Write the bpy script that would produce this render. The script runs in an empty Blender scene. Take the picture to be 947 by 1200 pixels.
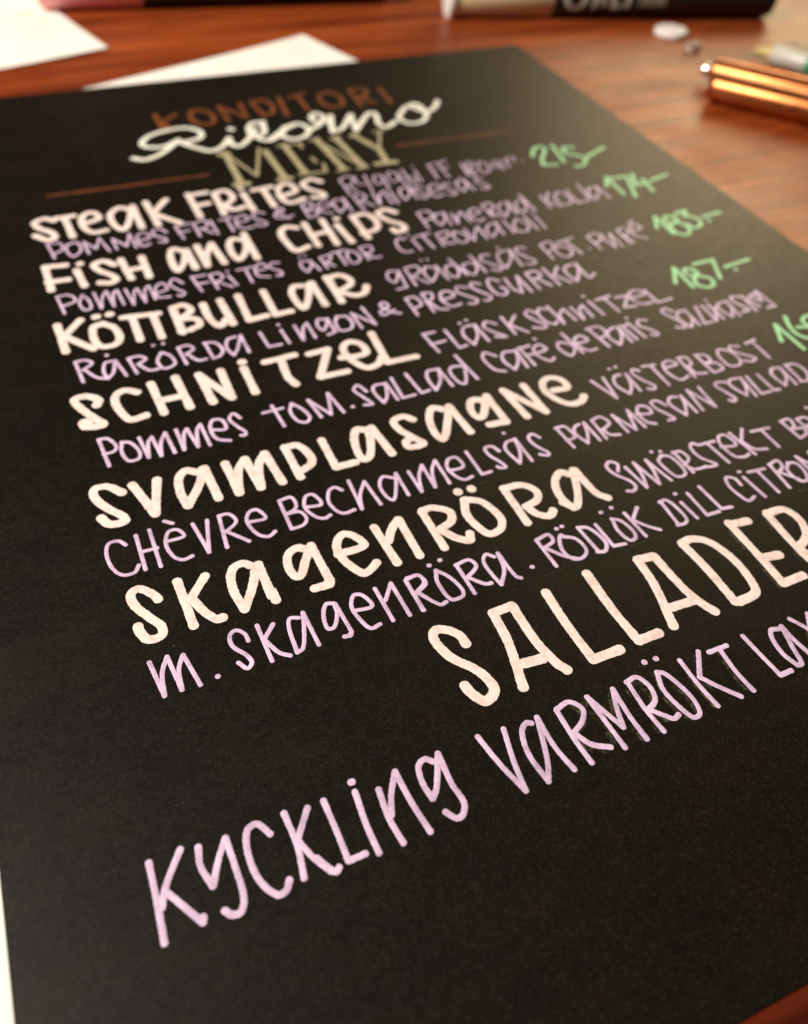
import bpy, bmesh, math, random
from mathutils import Vector, Matrix, noise

random.seed(7)
S = bpy.context.scene
COL = S.collection
MM = 0.001
CARD_TOP = 0.5          # height of the card's face above the table, mm


def W(x, y, z=0.0):
    """card millimetres (x to the right, y down the page, z above the table) -> world metres"""
    return Vector((x * MM, -y * MM, z * MM))


# ------------------------------------------------------------------ camera
cam_d = bpy.data.cameras.new('camera')
cam = bpy.data.objects.new('camera', cam_d)
COL.objects.link(cam)
S.camera = cam
cam_d.sensor_fit = 'HORIZONTAL'
cam_d.sensor_width = 36.0
cam_d.lens = 946.39 / 947.0 * 36.0
cam_d.clip_start = 0.002
cam_d.clip_end = 20.0
right = Vector((0.91626324, -0.39752801, 0.04932691))
up = Vector((0.26368839, 0.6912572, 0.67277925))
back = right.cross(up)
cam.matrix_world = Matrix.Translation(W(27.775, 297.148, 107.21 + CARD_TOP)) @ Matrix(
    (right, up, back)).transposed().to_4x4()
cam_d.dof.use_dof = True
cam_d.dof.focus_distance = 0.124
cam_d.dof.aperture_fstop = 16.5
cam_d.dof.aperture_blades = 0

# ------------------------------------------------------------------ light: a warm room at night
wd = bpy.data.worlds.new('World')
S.world = wd
wd.use_nodes = True
bg = wd.node_tree.nodes['Background']
bg.inputs['Color'].default_value = (1.0, 0.78, 0.55, 1)
bg.inputs['Strength'].default_value = 0.06


def area(name, pos, target, size, power, colour):
    ld = bpy.data.lights.new(name, 'AREA')
    ld.shape = 'DISK'
    ld.size = size
    ld.energy = power
    ld.color = colour
    o = bpy.data.objects.new(name, ld)
    COL.objects.link(o)
    o.location = pos
    o.rotation_euler = (Vector(target) - Vector(pos)).to_track_quat('-Z', 'Y').to_euler()
    return o


area('table_lamp_light', (1.00, 0.62, 0.47), (0.15, -0.12, 0), 0.62, 6.0, (1.0, 0.77, 0.44))
area('fill_light', (-0.66, -0.08, 0.74), (0.05, -0.03, 0), 0.30, 20.0, (1.0, 0.89, 0.78))  # added soft fill from the left for lettering and marker fronts, no known fixture

S.view_settings.view_transform = 'Standard'
S.view_settings.look = 'None'
S.view_settings.exposure = 0.0
S.view_settings.gamma = 1.0
S.view_settings.use_curve_mapping = False


# ------------------------------------------------------------------ materials
def mat(name, base, rough=0.5, metal=0.0, spec=0.5, trans=0.0, coat=0.0):
    m = bpy.data.materials.new(name)
    m.use_nodes = True
    b = m.node_tree.nodes['Principled BSDF']
    b.inputs['Base Color'].default_value = (*base, 1)
    b.inputs['Roughness'].default_value = rough
    b.inputs['Metallic'].default_value = metal
    b.inputs['Specular IOR Level'].default_value = spec
    b.inputs['Transmission Weight'].default_value = trans
    b.inputs['Coat Weight'].default_value = coat
    return m


def nodes(m):
    nt = m.node_tree
    return nt, nt.nodes['Principled BSDF']


def add(nt, kind, **kw):
    n = nt.nodes.new(kind)
    for k, v in kw.items():
        setattr(n, k, v)
    return n


def noise_tex(nt, scale, detail=4, rough=0.6, vec=None):
    n = add(nt, 'ShaderNodeTexNoise')
    n.inputs['Scale'].default_value = scale
    n.inputs['Detail'].default_value = detail
    n.inputs['Roughness'].default_value = rough
    if vec is None:
        vec = add(nt, 'ShaderNodeTexCoord').outputs['Object']
    nt.links.new(vec, n.inputs['Vector'])
    return n


def ramp(nt, src, stops):
    r = add(nt, 'ShaderNodeValToRGB')
    e = r.color_ramp.elements
    while len(e) < len(stops):
        e.new(0.5)
    for el, (p, c) in zip(e, stops):
        el.position = p
        el.color = (*c, 1) if len(c) == 3 else c
    nt.links.new(src, r.inputs['Fac'])
    return r


def bump(nt, b, src, strength, dist):
    n = add(nt, 'ShaderNodeBump')
    n.inputs['Strength'].default_value = strength
    n.inputs['Distance'].default_value = dist
    nt.links.new(src, n.inputs['Height'])
    nt.links.new(n.outputs['Normal'], b.inputs['Normal'])
    return n


def mix_col(nt, fac, a, c, mode='MIX'):
    n = add(nt, 'ShaderNodeMix', data_type='RGBA', blend_type=mode)
    for i, v in ((6, a), (7, c)):
        if isinstance(v, tuple):
            n.inputs[i].default_value = (*v, 1)
        else:
            nt.links.new(v, n.inputs[i])
    if isinstance(fac, float):
        n.inputs[0].default_value = fac
    else:
        nt.links.new(fac, n.inputs[0])
    return n.outputs[2]


# black card: matt fibrous stock with a slight sheen
M_card = mat('black_card_stock', (0.012, 0.009, 0.006), 0.50, spec=0.22)
nt, b = nodes(M_card)
n1 = noise_tex(nt, 2600, 3, 0.7)
n2 = noise_tex(nt, 120, 4, 0.6)
n3 = noise_tex(nt, 900, 2, 0.5)
c1 = ramp(nt, n1.outputs['Fac'], [(0.3, (0.0022, 0.0013, 0.0006)), (0.52, (0.0040, 0.0026, 0.0012)), (0.72, (0.017, 0.0145, 0.0100))])
c2 = ramp(nt, n2.outputs['Fac'], [(0.3, (0.75, 0.75, 0.75)), (0.7, (1.25, 1.2, 1.1))])
base = mix_col(nt, 1.0, c1.outputs['Color'], c2.outputs['Color'], 'MULTIPLY')
tcc = add(nt, 'ShaderNodeTexCoord')
vor = add(nt, 'ShaderNodeTexVoronoi')
vor.inputs['Scale'].default_value = 95
nt.links.new(tcc.outputs['Object'], vor.inputs['Vector'])
dust = ramp(nt, vor.outputs['Distance'], [(0.012, (1, 1, 1)), (0.030, (0, 0, 0))])
pick = ramp(nt, vor.outputs['Color'], [(0.60, (0, 0, 0)), (0.75, (0.6,) * 3)])
dm = add(nt, 'ShaderNodeMath', operation='MULTIPLY')
nt.links.new(dust.outputs['Color'], dm.inputs[0])
nt.links.new(pick.outputs['Color'], dm.inputs[1])
base = mix_col(nt, dm.outputs['Value'], base, (0.16, 0.14, 0.10))
mh = add(nt, 'ShaderNodeMapping')
mh.inputs['Rotation'].default_value = (0, 0, 0.5)
mh.inputs['Scale'].default_value = (14, 60, 14)
nt.links.new(tcc.outputs['Object'], mh.inputs['Vector'])
wipe = noise_tex(nt, 1.5, 5, 0.7, mh.outputs['Vector'])
wf = ramp(nt, wipe.outputs['Fac'], [(0.50, (0, 0, 0)), (0.78, (0.30,) * 3)])
base = mix_col(nt, wf.outputs['Color'], base, (0.020, 0.016, 0.009))
nt.links.new(base, b.inputs['Base Color'])
r1 = ramp(nt, n3.outputs['Fac'], [(0.3, (0.42,) * 3), (0.7, (0.50,) * 3)])
nt.links.new(r1.outputs['Color'], b.inputs['Roughness'])
bump(nt, b, n1.outputs['Fac'], 0.35, 0.00006)


# paint-marker inks: opaque water-based paint, thinner and darker in places
def ink(name, full, thin, rough=0.55, metal=0.0, amount=(0.50, 0.78), spec=0.3):
    m = mat(name, full, rough, metal, spec)
    nt, b = nodes(m)
    a = noise_tex(nt, 190, 4, 0.65)
    g = noise_tex(nt, 2400, 2, 0.6)
    f = ramp(nt, a.outputs['Fac'], [(amount[0], (0, 0, 0)), (amount[1], (1, 1, 1))])
    col = mix_col(nt, f.outputs['Color'], full, thin)
    st = noise_tex(nt, 700, 3, 0.6)
    sr = ramp(nt, st.outputs['Fac'], [(0.34, (0.84, 0.80, 0.80)), (0.52, (1, 1, 1))])
    col = mix_col(nt, 1.0, col, sr.outputs['Color'], 'MULTIPLY')
    sp = ramp(nt, g.outputs['Fac'], [(0.3, (0.88,) * 3), (0.6, (1.0,) * 3)])
    nt.links.new(mix_col(nt, 1.0, col, sp.outputs['Color'], 'MULTIPLY'), b.inputs['Base Color'])
    bump(nt, b, g.outputs['Fac'], 0.25, 0.00003)
    return m


INK = {
    'cream': ink('cream_paint', (0.85, 0.735, 0.70), (0.80, 0.645, 0.60)),
    'lilac': ink('lilac_paint', (0.73, 0.57, 0.79), (0.50, 0.37, 0.54), amount=(0.42, 0.72)),
    'green': ink('green_paint', (0.40, 0.82, 0.45), (0.30, 0.68, 0.34)),
    'copper': ink('copper_paint', (0.24, 0.070, 0.020), (0.11, 0.035, 0.013), 0.6, 0.15, (0.42, 0.66)),
    'white': ink('white_paint', (0.88, 0.90, 0.80), (0.80, 0.82, 0.70)),
    'khaki': ink('khaki_gold_paint', (0.48, 0.44, 0.27), (0.36, 0.33, 0.19), 0.5, 0.15),
}

# faint pencil: see-through grains of graphite
M_pencil = mat('pencil_trace', (0.17, 0.15, 0.085), 0.6)
nt, b = nodes(M_pencil)
g = noise_tex(nt, 1500, 3, 0.7)
al = ramp(nt, g.outputs['Fac'], [(0.42, (0, 0, 0)), (0.64, (0.62,) * 3)])
g2 = noise_tex(nt, 210, 3, 0.6)
al2 = ramp(nt, g2.outputs['Fac'], [(0.44, (0, 0, 0)), (0.58, (1, 1, 1))])
mm = add(nt, 'ShaderNodeMath', operation='MULTIPLY')
nt.links.new(al.outputs['Color'], mm.inputs[0])
nt.links.new(al2.outputs['Color'], mm.inputs[1])
nt.links.new(mm.outputs['Value'], b.inputs['Alpha'])

M_paper = mat('white_paper', (0.86, 0.85, 0.80), 0.7, spec=0.2)
nt, b = nodes(M_paper)
g = noise_tex(nt, 60, 3)
c = ramp(nt, g.outputs['Fac'], [(0.3, (0.80, 0.785, 0.73)), (0.6, (0.87, 0.86, 0.81))])
nt.links.new(c.outputs['Color'], b.inputs['Base Color'])
bump(nt, b, noise_tex(nt, 1500).outputs['Fac'], 0.2, 0.00005)

# varnished reddish wood with long grain
M_wood = mat('varnished_wood', (0.2, 0.07, 0.03), 0.42, spec=0.19, coat=0.0)
nt, b = nodes(M_wood)
b.inputs['Coat Roughness'].default_value = 0.22
tc = add(nt, 'ShaderNodeTexCoord')
mp = add(nt, 'ShaderNodeMapping')
mp.inputs['Rotation'].default_value = (0, 0, math.radians(-14))
mp.inputs['Scale'].default_value = (4.0, 60.0, 10.0)
nt.links.new(tc.outputs['Object'], mp.inputs['Vector'])
g1 = noise_tex(nt, 1.6, 6, 0.65, mp.outputs['Vector'])
g1.inputs['Distortion'].default_value = 0.6
mp2 = add(nt, 'ShaderNodeMapping')
mp2.inputs['Rotation'].default_value = (0, 0, math.radians(-14))
mp2.inputs['Scale'].default_value = (18.0, 420.0, 10.0)
nt.links.new(tc.outputs['Object'], mp2.inputs['Vector'])
g2 = noise_tex(nt, 2.0, 4, 0.6, mp2.outputs['Vector'])
c = ramp(nt, g1.outputs['Fac'], [(0.30, (0.06, 0.008, 0.003)), (0.44, (0.20, 0.034, 0.008)), (0.60, (0.33, 0.067, 0.013)), (0.78, (0.43, 0.105, 0.022))])
c2 = ramp(nt, g2.outputs['Fac'], [(0.32, (0.55, 0.5, 0.45)), (0.55, (1, 1, 1))])
wood = mix_col(nt, 0.8, c.outputs['Color'], c2.outputs['Color'], 'MULTIPLY')
# shade along the near side of the table, painted into the wood colour
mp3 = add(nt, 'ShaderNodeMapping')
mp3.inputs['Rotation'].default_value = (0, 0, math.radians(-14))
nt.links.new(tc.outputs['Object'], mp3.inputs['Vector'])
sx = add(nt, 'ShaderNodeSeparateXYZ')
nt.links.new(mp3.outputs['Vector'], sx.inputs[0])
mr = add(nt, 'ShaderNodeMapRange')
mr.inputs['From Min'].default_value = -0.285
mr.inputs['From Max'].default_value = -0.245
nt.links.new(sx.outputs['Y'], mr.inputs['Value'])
near_shade = ramp(nt, g1.outputs['Fac'], [(0.40, (0.012, 0.0015, 0.0008)), (0.60, (0.10, 0.014, 0.004))])
nt.links.new(mix_col(nt, mr.outputs['Result'], near_shade.outputs['Color'], wood), b.inputs['Base Color'])
sm = noise_tex(nt, 22, 5, 0.7)
rr = ramp(nt, sm.outputs['Fac'], [(0.32, (0.34,) * 3), (0.68, (0.48,) * 3)])
nt.links.new(rr.outputs['Color'], b.inputs['Roughness'])
bump(nt, b, g2.outputs['Fac'], 0.25, 0.0003)


def plastic(name, base, rough=0.35, trans=0.0):
    m = mat(name, base, rough, trans=trans)
    nt, b = nodes(m)
    g = noise_tex(nt, 350, 3)
    lo = tuple(v * 0.9 for v in base)
    c = ramp(nt, g.outputs['Fac'], [(0.3, lo), (0.65, base)])
    nt.links.new(c.outputs['Color'], b.inputs['Base Color'])
    r = ramp(nt, g.outputs['Fac'], [(0.3, (rough - 0.06,) * 3), (0.7, (rough + 0.08,) * 3)])
    nt.links.new(r.outputs['Color'], b.inputs['Roughness'])
    return m


M_pink = plastic('pink_plastic', (0.86, 0.36, 0.36))
M_creamcap = plastic('cream_plastic', (0.70, 0.58, 0.35), 0.42)
M_black = plastic('black_plastic', (0.010, 0.009, 0.008), 0.3)
M_whitepl = plastic('white_plastic', (0.85, 0.84, 0.80), 0.4)
M_print = plastic('white_print', (0.55, 0.56, 0.48), 0.5)
M_printgrey = plastic('grey_print', (0.16, 0.16, 0.11), 0.5)
M_greypl = plastic('grey_plastic', (0.55, 0.54, 0.48), 0.3)
M_yellowpl = plastic('yellow_plastic', (0.62, 0.50, 0.20), 0.4)
M_greenpl = plastic('green_plastic', (0.01, 0.30, 0.13), 0.35)
M_copper = mat('copper_lacquer', (0.44, 0.15, 0.05), 0.3, metal=1.0)
nt, b = nodes(M_copper)
g = noise_tex(nt, 260, 3)
r = ramp(nt, g.outputs['Fac'], [(0.3, (0.26,) * 3), (0.7, (0.38,) * 3)])
nt.links.new(r.outputs['Color'], b.inputs['Roughness'])
M_steel = mat('steel', (0.75, 0.74, 0.70), 0.22, metal=1.0)
M_film = mat('clear_film', (0.18, 0.19, 0.12), 0.24, spec=0.4)
nt, b = nodes(M_film)
g = noise_tex(nt, 90, 3)
r = ramp(nt, g.outputs['Fac'], [(0.35, (0.25,) * 3), (0.7, (0.60,) * 3)])
nt.links.new(r.outputs['Color'], b.inputs['Alpha'])
bump(nt, b, noise_tex(nt, 240, 3).outputs['Fac'], 0.8, 0.002)
M_clear = mat('clear_plastic', (0.85, 0.86, 0.84), 0.12, trans=0.75)


# ------------------------------------------------------------------ building helpers
def link(name, bm, m, parent=None, smooth=True, label=None):
    me = bpy.data.meshes.new(name)
    bm.normal_update()
    bm.to_mesh(me)
    bm.free()
    for p in me.polygons:
        p.use_smooth = smooth
    me.materials.append(m)
    o = bpy.data.objects.new(name, me)
    COL.objects.link(o)
    if parent:
        o.parent = parent
    if label:
        o['label'] = label
    return o


def thing(o, label, cat, group=None):
    o['label'] = label
    o['category'] = cat
    if group:
        o['group'] = group
    return o


def empty(name, loc, rot):
    o = bpy.data.objects.new(name, None)
    o.empty_display_size = 0.01
    COL.objects.link(o)
    o.location = loc
    o.rotation_euler = rot
    return o


def slab(pts, z0, z1, bend=None, cuts=0):
    """a thin sheet with outline pts (card mm)"""
    bm = bmesh.new()
    bot = [bm.verts.new(W(x, y, z0)) for x, y in pts]
    top = [bm.verts.new(W(x, y, z1)) for x, y in pts]
    n = len(pts)
    f = bm.faces.new(top)
    bm.faces.new(list(reversed(bot)))
    for i in range(n):
        bm.faces.new((bot[i], bot[(i + 1) % n], top[(i + 1) % n], top[i]))
    bmesh.ops.recalc_face_normals(bm, faces=bm.faces)
    return bm


def lathe(profile, seg=40):
    """profile of (along, radius) in mm turned round the local x axis"""
    bm = bmesh.new()
    rings = []
    for a, r in profile:
        if r < 1e-6:
            rings.append([bm.verts.new((a * MM, 0, 0))])
        else:
            rings.append([bm.verts.new((a * MM, r * MM * math.cos(2 * math.pi * k / seg), r * MM * math.sin(2 * math.pi * k / seg))) for k in range(seg)])
    for p, q in zip(rings, rings[1:]):
        for k in range(seg):
            l = (k + 1) % seg
            if len(p) == 1 and len(q) == 1:
                continue
            if len(p) == 1:
                bm.faces.new((p[0], q[l], q[k]))
            elif len(q) == 1:
                bm.faces.new((p[k], p[l], q[0]))
            else:
                bm.faces.new((p[k], p[l], q[l], q[k]))
    bmesh.ops.recalc_face_normals(bm, faces=bm.faces)
    return bm


def sharpen(o, deg=35):
    me = o.data
    bm = bmesh.new()
    bm.from_mesh(me)
    for e in bm.edges:
        if len(e.link_faces) == 2 and e.calc_face_angle() > math.radians(deg):
            e.smooth = False
    bm.to_mesh(me)
    bm.free()
    return o


def axis_empty(name, p, q, h):
    """empty at the left end of a pen lying from p to q (card mm), local x along the pen"""
    d = W(*q) - W(*p)
    return empty(name, W(p[0], p[1], h), (0, 0, math.atan2(d.y, d.x)))


# ------------------------------------------------------------------ the surface
TX0, TX1, TY0, TY1 = -650, 950, -750, 480
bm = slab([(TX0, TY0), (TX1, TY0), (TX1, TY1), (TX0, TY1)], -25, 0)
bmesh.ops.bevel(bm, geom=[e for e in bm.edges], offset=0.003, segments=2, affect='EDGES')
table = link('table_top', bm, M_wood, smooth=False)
table['kind'] = 'structure'
table['label'] = 'reddish brown varnished wooden table top under everything'


# ------------------------------------------------------------------ loose white sheets
def sheet(corner, ang, w, h, z, label, flip=(1, 1), lift=0.0):
    a = math.radians(ang)
    ux, uy = math.cos(a), math.sin(a)
    vx, vy = -uy, ux
    w *= flip[0]
    h *= flip[1]
    pts = [(corner[0] + ux * s + vx * t, corner[1] + uy * s + vy * t) for s, t in ((0, 0), (w, 0), (w, h), (0, h))]
    bm = bmesh.new()
    n = 24
    q = [Vector(v) for v in pts]
    grid = []
    for i in range(n + 1):
        row = []
        for j in range(n + 1):
            u, v = i / n, j / n
            p = q[0].lerp(q[1], u).lerp(q[3].lerp(q[2], u), v)
            rise = lift * max(0.0, 1 - (u + v) / 0.32) ** 2
            row.append(bm.verts.new(W(p.x, p.y, z + 0.12 + rise)))
        grid.append(row)
    for i in range(n):
        for j in range(n):
            bm.faces.new((grid[i][j], grid[i + 1][j], grid[i + 1][j + 1], grid[i][j + 1]))
    bmesh.ops.recalc_face_normals(bm, faces=bm.faces)
    if bm.faces[:][0].normal.z < 0:
        bmesh.ops.reverse_faces(bm, faces=bm.faces)
    bmesh.ops.solidify(bm, geom=bm.faces[:] + bm.edges[:] + bm.verts[:], thickness=0.10 * MM)
    o = link('paper_sheet', bm, M_paper, smooth=False)
    return thing(o, label, 'paper', 'loose white paper sheets')


sheet((133.9, -31.4), -19.3, 138, 170, 0.01, 'white paper sheet whose corner peeks out beyond the top edge of the black menu card', (-1, 1), 0.4)
test_sheet = sheet((61.8, -34.6), -14, 210, 148, 0.02, 'white paper sheet lying under the pink marker cap, clear of the menu card', (-1, -1), 0.8)
sheet((60, 196), -2, 105, 148, 0.01, 'white paper sheet under the left long edge of the black menu card', (-1, 1))

# ------------------------------------------------------------------ the menu card
def card_mesh():
    bm = bmesh.new()
    nx, ny = 2, 2
    return slab([(0, 0), (210, 0), (210, 297), (0, 297)], CARD_TOP - 0.33, CARD_TOP)


card = link('menu_card', card_mesh(), M_card, smooth=False)
thing(card, 'black hand lettered menu card lying across the middle of the table', 'menu')

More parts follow.
